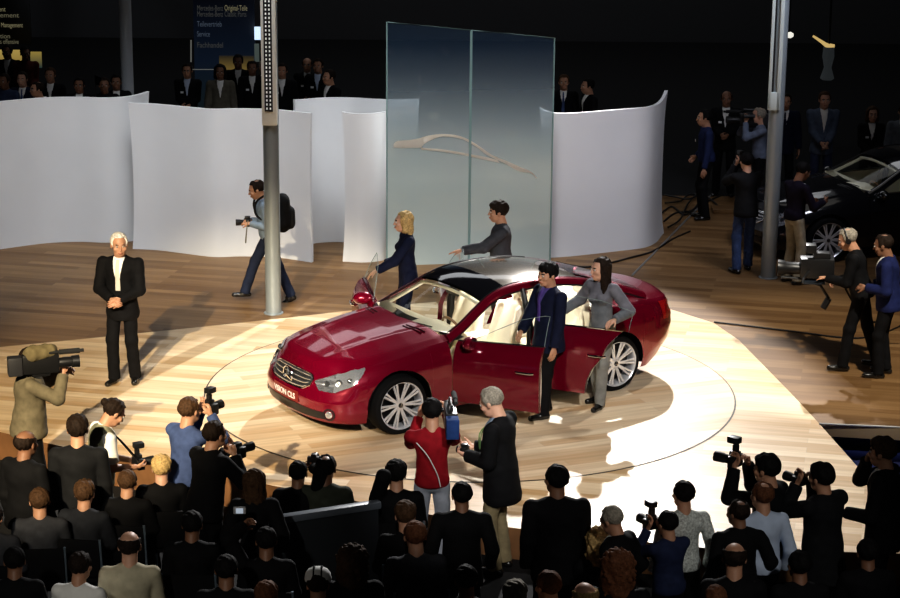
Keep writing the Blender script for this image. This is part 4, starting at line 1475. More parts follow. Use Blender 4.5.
# ---- steel poles
M_POLE = mat('grey steel pole', (.30, .34, .36), rough=.32, metal=.35)
M_FIX = mat('pale fixture casing', (.70, .70, .65), rough=.5)
M_SLOT = mat('black slot', (.006, .006, .007), rough=.5)


def pole(label, loc, r, z0, facing, kind):
    t = thing('steel_pole', label, 'pole', loc)
    mb = MB(); mb.lathe([(r, 0), (r, 9.5), (0, 9.5)], n=32); mb.lathe([(r * 1.25, 0), (r * 1.25, .012), (r, .014)], n=32); mb.obj('pole_shaft', M_POLE, t)
    if kind == 'plain':
        t.children[0].data.materials.clear(); t.children[0].data.materials.append(mat('pale painted pole', (.62, .66, .70), rough=.5))
        return t
    Mx = Matrix.Rotation(facing, 4, 'Z')
    if kind == 'dots':
        mb = MB(); mb.box((0, -r * .65, (z0 + 9.4) / 2), (r * 1.86, r * 1.1, 9.4 - z0), Mx, bev=.008); c = mb.obj('light_panel', M_FIX, t)
        mb = MB(); mb.box((-r * .05, -r * 1.215, (z0 + .18 + 9.3) / 2), (r * 1.02, .01, 9.3 - z0 - .18), Mx); mb.obj('dark_strip', M_SLOT, c)
        mb = MB()
        z = z0 + .22
        while z < 9.2:
            for q in (-.26, .17):
                mb.box((q * r, -r * 1.215 - .008, z), (r * .17, .006, .026), Mx)
            z += .052
        mb.obj('led_dots', mat('pale led', (.75, .76, .72), rough=.3, emit=(.8, .82, .78), estr=.25), c)['kind'] = 'stuff'
    else:
        cx, cy = -r * .35, -r * .9
        mb = MB()
        mb.box((cx - r * .62, cy, (z0 + 9.4) / 2), (r * .42, r * .8, 9.4 - z0), Mx, bev=.006)
        mb.box((cx + r * .52, cy, (z0 + 9.4) / 2), (r * .50, r * .8, 9.4 - z0), Mx, bev=.006)
        mb.box((cx - r * .04, cy, z0 + .12), (r * 1.58, r * .8, .24), Mx, bev=.006)
        c = mb.obj('light_panel', mat('pale green fixture', (.50, .56, .54), rough=.5), t)
        mb = MB(); mb.box((cx - r * .08, cy + .02, (z0 + 9.4) / 2), (r * .75, r * .3, 9.3 - z0), Mx); mb.obj('dark_strip', M_SLOT, c)
    return t


pole('grey steel pole with a dotted light strip beside the walking photographer', (-2.295, 26.07, 0), .102, deep(272, 125, 26.0).z, R(-3), 'dots')
pole('dark grey steel pole with two pale strips on the right rear floor', (4.44, 28.12, 0), .105, deep(768, 110, 28.0).z, R(-8), 'slots')
pp = deep(128, 97, 35.5)
pole('plain pale grey pole rising behind the far left curved wall', (pp.x, 35.5, 0), .105, 0, 0, 'plain')

# ---- signs and screens in the dark
def board(name, label, cat, x0, y0, x1, y1, Y, m, **kw):
    a, b, c, d = deep(x0, y0, Y), deep(x1, y0, Y), deep(x1, y1, Y), deep(x0, y1, Y)
    o_ = thing(name, label, cat, (0, 0, 0), **kw)
    mb = MB(); cx, cz = (a.x + b.x) / 2, (a.z + c.z) / 2
    mb.box((cx, Y + .03, cz), (b.x - a.x, .05, a.z - c.z), bev=.005); mb.obj('panel', m, o_)
    if c.z > .3:
        mb = MB(); mb.cyl((cx, Y + .06, 0), (cx, Y + .06, c.z + .1), .03); mb.lathe([(0, 0), (.22, 0), (.22, .02), (0, .03)], n=20, M=Matrix.Translation((cx, Y + .06, 0))); mb.obj('stand', M_SLOT, o_)
    return o_, (a, b, c, d)


def gradient_panel(name, ca, cb, estr, horiz=False):
    m = bpy.data.materials.new(name); m.use_nodes = True; nt = m.node_tree; L = nt.links.new
    b = nt.nodes['Principled BSDF']; tc = nt.nodes.new('ShaderNodeTexCoord'); s = nt.nodes.new('ShaderNodeSeparateXYZ'); L(tc.outputs['Generated'], s.inputs[0])
    r_ = nt.nodes.new('ShaderNodeValToRGB'); L(s.outputs['X' if horiz else 'Z'], r_.inputs[0])
    r_.color_ramp.elements[0].color = (*ca, 1); r_.color_ramp.elements[1].color = (*cb, 1)
    L(r_.outputs[0], b.inputs['Emission Color']); b.inputs['Emission Strength'].default_value = estr
    b.inputs['Base Color'].default_value = (.01, .01, .01, 1); b.inputs['Roughness'].default_value = .3
    return m, r_


YS = 40.0
mscr, rr_ = gradient_panel('blue sign panel', (.006, .010, .011), (.001, .001, .002), 1.0)
e = rr_.color_ramp.elements.new(.42); e.color = (.004, .0075, .015, 1)
sg, q = board('sign_board', 'dark blue backlit sign board behind the left of the dotted pole', 'sign', 192.5, -12, 254, 112, YS, mscr)
TXT = lambda n, c, s: mat(n, c, rough=.6, emit=c, estr=s)
tg = TXT('dim grey lettering', (.07, .07, .065), .5); ty = TXT('pale yellow lettering', (.22, .20, .12), .6)
MT = lambda px_, py_, Y=YS: Matrix.Translation(deep(px_, py_, Y) + Vector((0, -.02, 0))) @ Matrix.Rotation(PI / 2, 4, 'X')
def words_on(parent, s, px_, py_, w_px, m, size=.15):
    o = text_ob('lettering', s, size, m, parent, MT(px_, py_), align='LEFT')
    wn = max(v.co.x for v in o.data.vertices) - min(v.co.x for v in o.data.vertices)
    want = w_px * YS / F_PX * .99
    for v in o.data.vertices: v.co.x *= want / wn
    return o
words_on(sg, 'Mercedes-Benz', 197, 8, 26, tg); words_on(sg, 'Original-Teile', 224.5, 8, 23, ty)
words_on(sg, 'Mercedes-Benz', 197, 14, 26, tg); words_on(sg, 'Classic Parts', 224.5, 14, 22, tg)
words_on(sg, 'Teilevertrieb', 197, 24, 25, TXT('faint lettering', (.08, .10, .13), .5))
words_on(sg, 'Service', 197, 34, 13, MATS['faint lettering']); words_on(sg, 'Fachhandel', 197, 45, 26, MATS['dim grey lettering'])
mb = MB(); a, b = deep(191, 40, 39.8), deep(191, 62, 39.8); mb.tube([a, b], .014, n=6); mb.tube([deep(191, 69.5, 39.8), deep(222, 69.5, 39.8)], .008, n=5)
mb.obj('sign_edge', mat('pale edge', (.3, .3, .28), rough=.4, emit=(.2, .2, .18), estr=.4), sg)
my, rr_ = gradient_panel('yellow glow panel', (.16, .11, .03), (.02, .016, .01), 1.0)
o, q = board('lit_wall_panel', 'yellow lit panel below the blue sign board', 'display panel', 219, 56, 253.5, 78, 39.8, my)
o, q = board('monitor_screen', 'small white lit monitor beside the dotted pole', 'monitor', 254.2, 27, 266, 40, 39.5, mat('white monitor', (.5, .6, .7), emit=(.55, .68, .85), estr=1.0))
mb = MB(); c = deep(262, 32.5, 39.45); mb.lathe([(0, 0), (.03, 0), (.03, .01), (0, .01)], n=12, axis='Y', M=Matrix.Translation(c)); mb.obj('screen_emblem', mat('dark emblem', (.02, .03, .06)), o)
o, q = board('counter_panel', 'grey green panel under the small monitor', 'display panel', 254.2, 44, 266, 62, 39.6, mat('grey green glow', (.1, .12, .11), emit=(.045, .055, .05), estr=1))
sg2, q = board('sign_board', 'black sign board with faint yellow words at the top left corner', 'sign', -20, -10, 29, 44, YS, mat('black board', (.006, .006, .006)))
for s, x, y, w_ in (('Assessment', -19, 9, 25), ('Management', -19, 15, 38), ('Management', 1, 25, 22), ('Education', -15, 36, 25), ('Projects offensive', -13, 41.5, 32)):
    words_on(sg2, s, x, y, w_, ty if y in (9, 25) else TXT('dim yellow lettering', (.16, .15, .10), .55), .13)
for nm, x0, x1, y0, y1 in (('yellow lit screen glowing behind the far left spectators', -3, 21, 50, 70), ('yellow and teal corner screen right of the far left spectators', 30, 41, 52, 68)):
    m_, r__ = gradient_panel('amber screen ' + nm[:6] + str(x0), (.30, .20, .05) if x0 < 0 else (.03, .06, .06), (.55, .40, .12) if x0 < 0 else (.40, .30, .08), .5)
    board('display_screen', nm, 'screen', x0, y0, x1, y1, 39, m_)
mb = MB(); a = deep(95, 75, 34.0); pts = [deep(95, 97, 34), deep(95, 76, 34)]
t = thing('paper_sign', 'small pale sign on a thin stand behind the left curved wall', 'sign', tuple(Vector((a.x, 34, 0))))
mb = MB(); mb.tube([(0, 0, 0), (0, 0, a.z)], .01, n=6); mb.lathe([(0, 0), (.14, 0), (.14, .015), (0, .02)], n=20); mb.obj('stand', M_SLOT, t)
mb = MB(); mb.add([(0, -.01, a.z), (.11, -.01, a.z - .05), (.05, -.01, a.z - .17), (0, -.01, a.z - .15)], [(0, 1, 2, 3), (3, 2, 1, 0)]); mb.obj('sheet', mat('pale sheet', (.3, .36, .33)), t, smooth=False)
# hanging lamp in the dark at the upper right
hl = deep(828, 62, 38)
t = thing('stage_lamp', 'gold rimmed hanging stage lamp in the dark at upper right', 'lamp', tuple(hl))
mb = MB(); mb.lathe([(.10, .28), (.11, .1), (.07, -.1), (.13, -.3), (.09, -.33)], n=20); mb.obj('lamp_housing', mat('dark grey housing', (.06, .065, .07), rough=.5, emit=(.03, .034, .036), estr=.5), t)
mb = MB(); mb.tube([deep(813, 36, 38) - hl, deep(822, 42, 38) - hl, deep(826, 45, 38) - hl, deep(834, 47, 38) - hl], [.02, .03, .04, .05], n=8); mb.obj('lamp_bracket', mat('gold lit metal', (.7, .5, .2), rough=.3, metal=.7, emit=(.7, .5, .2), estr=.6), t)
mb = MB(); mb.tube([(0, 0, .3), (0, 0, 3.2)], .02, n=6); mb.obj('hanger_rod', M_SLOT, t)
c = deep(789, 35, 38); t = thing('ceiling_spotlight', 'tiny bright spotlight beside the top of the right pole', 'lamp', tuple(c))
mb = MB(); mb.lathe([(0, -.04), (.05, -.03), (.06, .03), (.03, .08)], n=14, axis='X'); mb.obj('lamp_housing', mat('bright lamp', (.6, .58, .5), emit=(.8, .78, .7), estr=.8), t)
mb = MB(); mb.tube([(0, 0, .05), (0, 0, 3.0)], .012, n=6); mb.obj('hanger_rod', M_SLOT, t)

# ---- cables
def cable(label, pts, r=.012):
    mb = MB(); mb.tube(catmull(pts, 8), r, n=6)
    o = mb.obj('cable', mat('black cable', (.008, .008, .009), rough=.5)); tag(o, label, 'cable')
    return o
gz = Vector((0, 0, .013))
cable('thin black cable crossing the right floor to the cameraman', [at(*p) + gz for p in ((714, 323), (745, 326.5), (790, 332), (850, 339), (880, 335), (905, 325), (930, 318))], .011)
cable('black cable running from behind the car to the white wall end', [at(*p) + gz for p in ((556, 263), (585, 268), (613, 263), (632, 258), (653, 252), (672, 240), (690, 232))], .014)
for i, P_ in enumerate((((664, 222), (675, 214), (690, 212), (700, 206), (712, 200), (722, 196)), ((662, 214), (672, 208), (684, 216), (694, 210), (700, 202)), ((665, 205), (680, 203), (690, 196), (705, 198), (716, 206), (720, 214)), ((668, 230), (680, 222), (688, 206), (698, 196), (708, 192)), ((664, 198), (674, 200), (690, 202), (704, 194)))):
    o = cable('black cable in the tangle on the floor beyond the white wall', [at(*p) + gz * (1 + i * .8) for p in P_], .014); o['group'] = 'tangled floor cables'

# ------------------------------------------------------------------ light
def spot(name, loc, aim, power, size, blend=.25, col=(1, 1, 1), rad=.12):
    l = bpy.data.lights.new(name, 'SPOT'); l.energy = power; l.spot_size = R(size); l.spot_blend = blend; l.color = col; l.shadow_soft_size = rad
    o = bpy.data.objects.new(name, l); COL.objects.link(o); o.location = loc
    d = Vector(aim) - Vector(loc); o.rotation_euler = d.to_track_quat('-Z', 'Y').to_euler()
    return o
def area(name, loc, aim, power, size, col=(1, 1, 1), sy=None, spread=160):
    l = bpy.data.lights.new(name, 'AREA'); l.energy = power; l.size = size; l.color = col
    l.spread = R(spread)
    if sy: l.shape = 'RECTANGLE'; l.size_y = sy
    o = bpy.data.objects.new(name, l); COL.objects.link(o); o.location = loc
    d = Vector(aim) - Vector(loc); o.rotation_euler = d.to_track_quat('-Z', 'Y').to_euler()
    return o
spot('key_back', (3.2, 38, 11), (.4, 22.4, 0), 16500, 27, .3, (1, .985, .97), .15)
spot('key_right', (7.5, 30, 13), (1.8, 20.5, 0), 2600, 26, .5, (1, .98, .95), .2)
spot('front_left', (-6.5, 1, 11.5), (-3.3, 22.6, 0), 29000, 14.5, .6, (1, .84, .58), .15)
spot('front_fill', (3, 3, 12), (.6, 22.3, .5), 10500, 15, .6, (1, .97, .93), .2)
area('walls_top', (-5.2, 24.3, 9), (-5.4, 29.3, .6), 62, 4, (.92, .95, 1.0), 2, 58)
area('walls_top', (-1.4, 24.3, 9), (-1.4, 29.3, .6), 62, 4, (.92, .95, 1.0), 2, 58)
area('walls_right', (5.5, 25.5, 7), (2.4, 29.6, 1.0), 42, 2, (.85, .87, 1.0), None, 70)
area('hall_dim', (0, 42, 12), (0, 44, 0), 260, 14, (.95, .97, 1), 6, 180)
area('rear_fill', (4, 30, 10), (4, 26, 0), 25, 6, (1, .95, .88))
spot('disc_front', (-3, 2, 13), (-2.3, 23.6, 0), 13000, 10, .8, (1, .97, .92), .2)
spot('right_floor', (6.5, 16, 11), (5.0, 24.2, 0), 6500, 22, .6, (1, .93, .8), .2)
spot('left_house', (-4.5, 3, 9), (-2.7, 16.0, .8), 1700, 15, .7, (1, .95, .85), .3)
spot('pole_wash', (-3.5, 27.5, 7), (pp.x, 35.5, 4.2), 500, 16, .5, (.85, .92, 1), .2)
spot('right_house', (5, 4, 10), (2.3, 16.2, .9), 1700, 14, .7, (1, .97, .92), .3)
spot('edge_front', (-.4, 3, 9.5), (.15, 18.4, .3), 2600, 7, .6, (1, .97, .92), .2)
w = bpy.data.worlds.new('world'); SC.world = w; w.use_nodes = True
w.node_tree.nodes['Background'].inputs[0].default_value = (.0058, .0058, .0062, 1)
SC.view_settings.view_transform = 'Standard'
SC.view_settings.look = 'Medium High Contrast'
SC.view_settings.exposure = .22
# ------------------------------------------------------------------ cloth
C_BLACK = fabric('black suit cloth', (.0055, .0055, .0065))
C_BLACK2 = fabric('charcoal suit cloth', (.010, .0105, .012))
C_NAVY = fabric('navy suit cloth', (.008, .011, .032))
C_GREY = fabric('grey tweed', (.16, .16, .185))
C_DGREY = fabric('dark grey cloth', (.045, .047, .055))
C_GREEN = fabric('grey green suit cloth', (.050, .056, .042))
C_WHITE = fabric('white cotton', (.78, .78, .76), var=.05)
C_LBLUE = fabric('light blue cotton', (.50, .58, .72), var=.06)
C_BLUE = fabric('blue cotton', (.06, .09, .20))
C_RED = fabric('dark red shirt', (.28, .010, .018))
C_TAN = fabric('olive tan jacket', (.17, .145, .095))
C_BEIGE = fabric('beige wool', (.50, .46, .34), var=.10)
C_KHAKI = fabric('khaki cloth', (.27, .22, .13))
C_LGREY = fabric('light grey trousers', (.46, .49, .56), var=.10)
C_DENIM = fabric('blue denim', (.05, .08, .18), scale=30)
C_VEST = fabric('grey green vest', (.24, .24, .17))
C_PATT = mat('white patterned cotton', (.52, .55, .52), rough=.8, var=.45, scale=55)
C_PURPLE = fabric('purple shirt', (.08, .06, .22))
C_SHIRT2 = fabric('blue grey shirt', (.20, .26, .34))
M_CAM = mat('black camera body', (.012, .012, .013), rough=.38)
M_LENS = mat('camera lens glass', (.02, .02, .04), rough=.05, coat=1.0)


def mtx(loc, rz, rx=0):
    return Matrix.Translation(loc) @ Matrix.Rotation(rz, 4, 'Z') @ Matrix.Rotation(rx, 4, 'X')


def put_thing(t, loc, rz, rx=0):
    t.location = loc; t.rotation_euler = (rx, 0, rz)


def photo_camera(label, loc, rz, rx=0, flash=True, lens=.13, strap=False, scale=1.0):
    """camera whose lens looks along its own +y"""
    t = thing('photo_camera', label, 'camera')
    put_thing(t, loc, rz, rx); t.scale = (scale,) * 3
    mb = MB(); mb.box((0, 0, 0), (.15, .065, .10), bev=.014); mb.box((0, .005, .062), (.065, .075, .04), bev=.012); mb.box((.062, .015, -.005), (.035, .07, .105), bev=.014)
    mb.obj('camera_body', M_CAM, t)
    mb = MB(); mb.lathe([(.033, .03), (.037, .05), (.036, .09), (.040, .10), (.043, .03 + lens), (.038, .03 + lens), (.034, .02 + lens)], n=20, axis='Y')
    l = mb.obj('lens', M_CAM, t)
    mb = MB(); mb.lathe([(.036, .012 + lens), (.02, .019 + lens), (0, .022 + lens)], n=16, axis='Y'); mb.obj('lens_glass', M_LENS, l)
    if flash:
        mb = MB(); mb.box((0, .0, .105), (.045, .04, .06), bev=.006); mb.box((0, .015, .170), (.072, .095, .052), bev=.008); f_ = mb.obj('flash_unit', M_CAM, t)
        mb = MB(); mb.box((0, .064, .170), (.06, .004, .038)); mb.obj('flash_window', mat('flash window', (.3, .3, .3), rough=.3), f_)
    if strap:
        mb = MB(); mb.tube(catmull([(-.075, 0, .04), (-.10, .02, -.05), (-.06, .04, -.24), (.01, .03, -.27), (.06, .02, -.18), (.078, 0, .03)], 8), .006, n=5); mb.obj('strap', mat('grey strap', (.18, .17, .13), rough=.8), t)
    return t


def shoulder_camera(label, loc, rz, cover=False, batt=None):
    """television camera, lens along +y, origin at the shoulder pad"""
    t = thing('television_camera', label, 'video camera'); put_thing(t, loc, rz)
    mb = MB(); mb.box((0, -.02, .13), (.11, .36, .20), bev=.02); mb.box((0, -.02, .02), (.07, .18, .04), bev=.01); mb.obj('camera_body', M_CAM, t)
    mb = MB(); mb.box((0, -.27, .12), (.12, .14, .19), bev=.015); mb.obj('battery', batt or mat('dark grey battery', (.03, .03, .034), rough=.5), t)
    mb = MB(); mb.lathe([(.045, .15), (.052, .2), (.050, .28), (.058, .29), (.062, .36), (.055, .36), (.048, .34)], n=20, axis='Y', M=Matrix.Translation((0, 0, .12)))
    l = mb.obj('lens', M_CAM, t); mb = MB(); mb.lathe([(.052, .335), (0, .345)], n=16, axis='Y', M=Matrix.Translation((0, 0, .12))); mb.obj('lens_glass', M_LENS, l)
    mb = MB(); mb.tube([(0, -.14, .22), (0, -.14, .28), (0, .10, .285), (0, .12, .22)], .014, n=8); mb.obj('carry_handle', M_CAM, t)
    mb = MB(); mb.cyl((.055, .05, .245), (.055, .40, .245), .017); mb.cyl((.055, .16, .245), (.055, .36, .245), .026); mb.obj('microphone', mat('microphone foam', (.015, .015, .015), rough=.9), t)
    mb = MB(); mb.cyl((-.06, .02, .20), (-.13, .02, .20), .02); mb.cyl((-.13, -.06, .20), (-.13, .12, .20), .028); mb.obj('viewfinder', M_CAM, t)
    if cover:
        def fn(P): return _cap(P, (0, -.10, .23), (0, .08, .25), .085, .07) + .008 * np.sin(60 * P[..., 0]) * np.sin(55 * P[..., 1])
        v, q = sdf_mesh(fn, (-.1, -.2, .12), (.1, .2, .35), .012); mesh_ob('fabric_cover', v, q, fabric('olive cover', (.16, .13, .07)), t)
    return t


def seat_pose(h=1.75, **k):
    d = dict(h=h, hip=.52, seated=True, footl=(-.14, .42, 0), footr=(.14, .42, 0), handl=(-.14, .34, .70), handr=(.14, .34, .70), lean=6, hidel=True, hider=True)
    d.update(k); return d
def stand_pose(h=1.78, **k):
    d = dict(h=h); d.update(k); return d
def shoot_pose(h=1.76, base=None, up=.0, fwd=.24, **k):
    """both hands at a camera before the face"""
    d = dict(base or stand_pose(h)); d['h'] = h
    kk = h / 1.78
    d.update(handl=(-.07, fwd, .60 * kk + up), handr=(.09, fwd - .04, .60 * kk + up), rell=True, relr=True, palml=(0, .2, 1), palmr=(-1, .2, 0), curll=.6, curlr=.8, elbl=(-.5, .2, -1), elbr=(.5, .2, -1), hidel=False, hider=False)
    d.update(k); return d


def crown(pose):
    J = skeleton(pose); c = J['head'] + J['H'] @ (np.array([0, -.01, .125]) * J['k'])
    return c


def place(px_, py_, pose, rz, base=LOW, **kw):
    """stand or seat a figure so that the top of its head is where the photograph has it"""
    c = crown(pose)
    p = at(px_, py_, base + c[2])
    off = Matrix.Rotation(rz, 3, 'Z') @ Vector((c[0], c[1], 0))
    loc = (p.x - off.x, p.y - off.y, base)
    lab = kw.pop('label')
    return person(lab, loc, rz, pose, **kw)


def hold(root, fn, label, dz=0.0, dy=.05, rz=0, **kw):
    """put a camera between the hands of a figure"""
    J = POSES[root.name]
    m = (J['wrl'] + J['wrr']) / 2 + vv(0, dy, dz)
    return fn(label, w2(root, m), root.rotation_euler.z + rz, **kw)


CH = {}
def chair(root_or_loc, rz, label, group=None):
    loc = root_or_loc
    if 'c' not in CH:
        t = thing('audience_chair', label, 'chair', loc, rz, group)
        mb = MB(); mb.box((0, 0, .44), (.44, .43, .04), bev=.015); mb.obj('seat', C_BLACK, t)
        mb = MB(); mb.box((0, -.24, .66), (.44, .03, .34), bev=.012); mb.obj('backrest', C_BLACK, t)
        for s in (-1, 1):
            mb = MB(); mb.tube([(s * .215, .19, .42), (s * .215, .21, 0)], .011, n=8); mb.obj('leg', mat('pale blue steel', (.30, .38, .46), rough=.3, metal=.6), t)
            mb = MB(); mb.tube([(s * .225, -.245, .84), (s * .225, -.20, .42), (s * .225, -.27, 0)], .012, n=8); mb.obj('leg', MATS['pale blue steel'], t)
        CH['c'] = t; return t
    c = copy_tree(CH['c']); c.location = loc; c.rotation_euler = (0, 0, rz); c['label'] = label
    if 'group' in c.keys(): del c['group']
    if group: c['group'] = group
    return c


# ================================================================== people on the stage
pres = person('white-haired presenter in a black suit with hands clasped, standing left of the car', at(125, 382), yaw(172),
              dict(h=1.83, handl=(-.045, .26, 1.06), handr=(.045, .26, 1.06), palml=(0, -1, 0), palmr=(0, -1, 0), curll=.5, curlr=.5, turn=24, sw=.20, w=1.03, elbl=(-1, -.6, -.4), elbr=(1, -.6, -.4), footl=(-.11, -.05, 0), footr=(.11, .05, 0), nod=3),
              C_BLACK, C_BLACK, C_WHITE, skin='tan', hair='white', style='short', tie=fabric('cream tie', (.62, .58, .50), var=.03), fine=.010)
# photographer walking behind the pole
wk = place(254, 181, dict(h=1.70, lean=10, footl=(-.08, -.28, 0), footr=(.08, .34, 0), pitchl=30, handl=(-.08, .25, 1.08), handr=(.08, .23, 1.08), palml=(.6, 0, -.6), palmr=(-.6, 0, -.6), curll=.8, curlr=.8, nod=18, toel=0, toer=0, hip=.90), yaw(98), base=0, label='photographer in a blue grey shirt walking left behind the dotted pole',
            top=C_SHIRT2, bottom=fabric('dark blue trousers', (.016, .022, .045)), kind='shirt', skin='tan', hair='dark', style='thin', fine=.011)
hold(wk, photo_camera, 'black camera with a hanging strap in the hands of the walking photographer', dy=.03, flash=False, strap=True)
J = POSES[wk.name]
bp = thing('backpack', 'black backpack on the back of the walking photographer', 'backpack', w2(wk, J['chest'] + vv(0, -.24, -.02)), wk.rotation_euler.z)
v, q = sdf_mesh(lambda P: smin(_cap(P, (0, 0, -.14), (0, .0, .14), .13, .12, (0, 1, 0), 1.25), _cap(P, (0, -.10, -.14), (0, -.10, .0), .085, .08, (0, 1, 0), 1.3), .03), (-.2, -.24, -.3), (.2, .2, .3), .014)
mesh_ob('pack_body', v, q, fabric('black nylon', (.012, .012, .013)), bp)
for s in (-1, 1):
    mb = MB(); mb.tube(catmull([(s * .08, .06, .22), (s * .11, .20, .27), (s * .12, .36, .16), (s * .12, .34, -.02), (s * .10, .12, -.14)], 6), .014, n=6); mb.obj('shoulder_strap', MATS['black nylon'], bp)
# models around the car
bl = place(404, 212, dict(h=1.74, sw=.165, handr=(.15, .26, 1.02), handl=(-.10, .40, 1.00), palml=(0, 0, -1), palmr=(0, 0, -1), turn=-4), yaw(100), base=0, label='blond woman in a dark navy suit standing at the far front door',
            top=C_NAVY, bottom=C_NAVY, kind='suit', fem=True, hair='blond', style='bob', fine=.011)
gm = place(499, 202, dict(h=1.80, lean=2, handl=(-.22, .50, 1.20), handr=(.24, .30, 1.10), palml=(0, 0, -1), palmr=(0, 0, -1), curll=.15, turn=0, sw=.195, elbl=(-.8, -.3, -.6)), yaw(92), base=0, label='dark-haired man in a grey jacket resting a hand on the car roof',
            top=C_DGREY, bottom=C_DGREY, kind='jacket', hair='dark', style='full', skin='tan', fine=.011)
nv = person('man in a navy suit and purple shirt behind the open near front door', at(547, 415), yaw(122),
            dict(h=1.78, w=1.10, lean=0, handr=(.02, .36, 1.00), handl=(-.24, .10, .80), palml=(1, 0, 0), turn=4, footl=(-.10, .12, 0), footr=(.12, -.06, 0), toel=4, sw=.205),
            C_NAVY, C_BLACK, C_PURPLE, kind='suit', tie=fabric('violet tie', (.10, .06, .26)), hair='black', style='full', skin='tan', fine=.010, open_front=.95)
gw = person('long-haired woman in a grey suit holding the near rear door', at(600, 405), yaw(138),
            dict(h=1.76, sw=.165, handr=(.42, .18, 1.06), handl=(-.32, .20, 1.10), palmr=(0, 0, -1), palml=(0, 0, -1), turn=-22, footl=(-.09, .12, 0), footr=(.09, -.08, 0)),
            C_GREY, fabric('grey wool trousers', (.20, .20, .19)), None, kind='suit', fem=True, hair='dark', style='long', skin='fair', fine=.010)

# ================================================================== right hand stage
M_RIG = M_CAM
cm = person('grey-haired cameraman in black with headphones bent over a television camera', at(857, 369), yaw(74),
            dict(h=1.78, lean=14, nod=22, handl=(-.10, .42, 1.12), handr=(.20, .30, 1.02), palml=(0, 0, -1), palmr=(-.5, 0, -1), curlr=.9, footl=(-.14, .16, 0), footr=(.12, -.22, 0), turn=8),
            C_BLACK, C_BLACK, None, kind='sweater', hair='grey', style='thin', skin='tan', fine=.012)
J = POSES[cm.name]
hp_ = thing('headphones', 'black headphones on the bent cameraman', 'headphones', cm.location, cm.rotation_euler.z)
mb = MB(); mb.tube([Vector(tuple(J['g'](.098 * math.sin(a), -.01, .02 + .108 * math.cos(a)))) for a in np.linspace(-PI * .52, PI * .52, 15)], .009, n=6); hb = mb.obj('headband', M_CAM, hp_)
for s in (-1, 1):
    mb = MB(); mb.tube([Vector(tuple(J['g'](s * .078, -.008, -.005))), Vector(tuple(J['g'](s * .108, -.008, -.005)))], [.036, .030], n=12); mb.obj('ear_cup', M_CAM, hp_)
sc = thing('studio_camera', 'large black television camera rig carried in front of the bent cameraman', 'video camera', w2(cm, (-.02, .54, 1.20)), cm.rotation_euler.z + R(10))
mb = MB(); mb.box((0, 0, .02), (.20, .40, .24), bev=.02); mb.box((0, -.05, .17), (.14, .20, .08), bev=.015); mb.obj('camera_body', M_CAM, sc)
mb = MB(); mb.lathe([(.07, .19), (.075, .36), (.09, .38), (.10, .46), (.085, .46), (.07, .42)], n=24, axis='Y'); l = mb.obj('lens', M_CAM, sc); mb = MB(); mb.lathe([(.078, .42), (0, .435)], n=18, axis='Y'); mb.obj('lens_glass', M_LENS, l)
mb = MB(); mb.box((.0, .08, .25), (.15, .12, .10), bev=.012); mb.obj('viewfinder', M_CAM, sc)
mb = MB(); mb.tube([(-.06, .42, -.10), (-.02, .18, -.12), (0, -.05, -.20), (0, -.16, -.36)], .018, n=8); mb.tube([(0, -.16, -.36), (0, -.10, -.48)], .04, n=10); mb.obj('support_arm', M_CAM, sc)
mb = MB(); mb.box((0, .03, -.15), (.16, .26, .05), bev=.01); mb.obj('mounting_plate', mat('blue grey metal', (.04, .055, .08), rough=.35, metal=.6), sc)
mb = MB(); mb.tube([(-.12, .10, .0), (-.26, .16, -.05), (-.32, .18, -.10)], .014, n=6); mb.obj('focus_handle', M_CAM, sc)
cable('black cable looping from the television camera to the floor', [w2(cm, (.1, .2, .95)), w2(cm, (.42, .05, .60)), w2(cm, (.55, -.15, .45)), w2(cm, (.60, -.40, .75)), w2(cm, (.5, -.7, 1.0))], .012)
nj = person('man in a navy jacket and black trousers standing at the right edge of the stage', at(884, 376), yaw(72),
            dict(h=1.76, handl=(-.16, .26, 1.10), handr=(.22, .22, 1.05), palml=(.5, 0, -.5), curll=.6, lean=6, footl=(-.11, .06, 0), nod=12, w=1.06),
            fabric('navy jacket cloth', (.012, .018, .075)), C_BLACK, C_WHITE, kind='jacket', hair='dark', style='thin', skin='brown', fine=.012)

# ================================================================== rear of the hall
def bgp(label, px_, py_, rz, pose, Y=None, **kw):
    kw.setdefault('fine', .018)
    return place(px_, py_, pose, rz, base=0.0, label=label, **kw)

lj = bgp('photographer in a dark jacket and blue jeans standing left of the right pole', 747, 153, yaw(15), shoot_pose(1.74, base=dict(footl=(-.12, -.05, 0), footr=(.12, .12, 0))), top=C_BLACK2, bottom=C_DENIM, kind='jacket', hair='black', style='short')
hold(lj, photo_camera, 'black camera raised by the man in jeans left of the right pole', dy=.04, flash=True)
bt = bgp('man in a dark purple shirt and beige trousers behind the microphone stand', 806, 163, yaw(-60), stand_pose(1.74, handl=(-.15, .35, 1.1), handr=(.18, .35, 1.15), nod=25), top=fabric('dark violet shirt', (.010, .007, .018)), bottom=fabric('beige trousers', (.40, .37, .28)), kind='shirt', hair='black', style='short', skin='brown')
m = at(799, 271)
t = thing('microphone_stand', 'slim black microphone stand in front of beige trousers right of the pole', 'microphone stand', tuple(m))
mb = MB(); mb.lathe([(0, 0), (.16, 0), (.16, .02), (.02, .035), (0, .035)], n=24); mb.obj('base', M_CAM, t)
mb = MB(); mb.cyl((0, 0, .03), (0, 0, 1.12), .013); mb.obj('pole', M_CAM, t)
mb = MB(); mb.cyl((0, 0, 1.12), (.0, -.03, 1.26), .02, .03); mb.obj('microphone', mat('pale microphone', (.25, .25, .25), rough=.5), t)
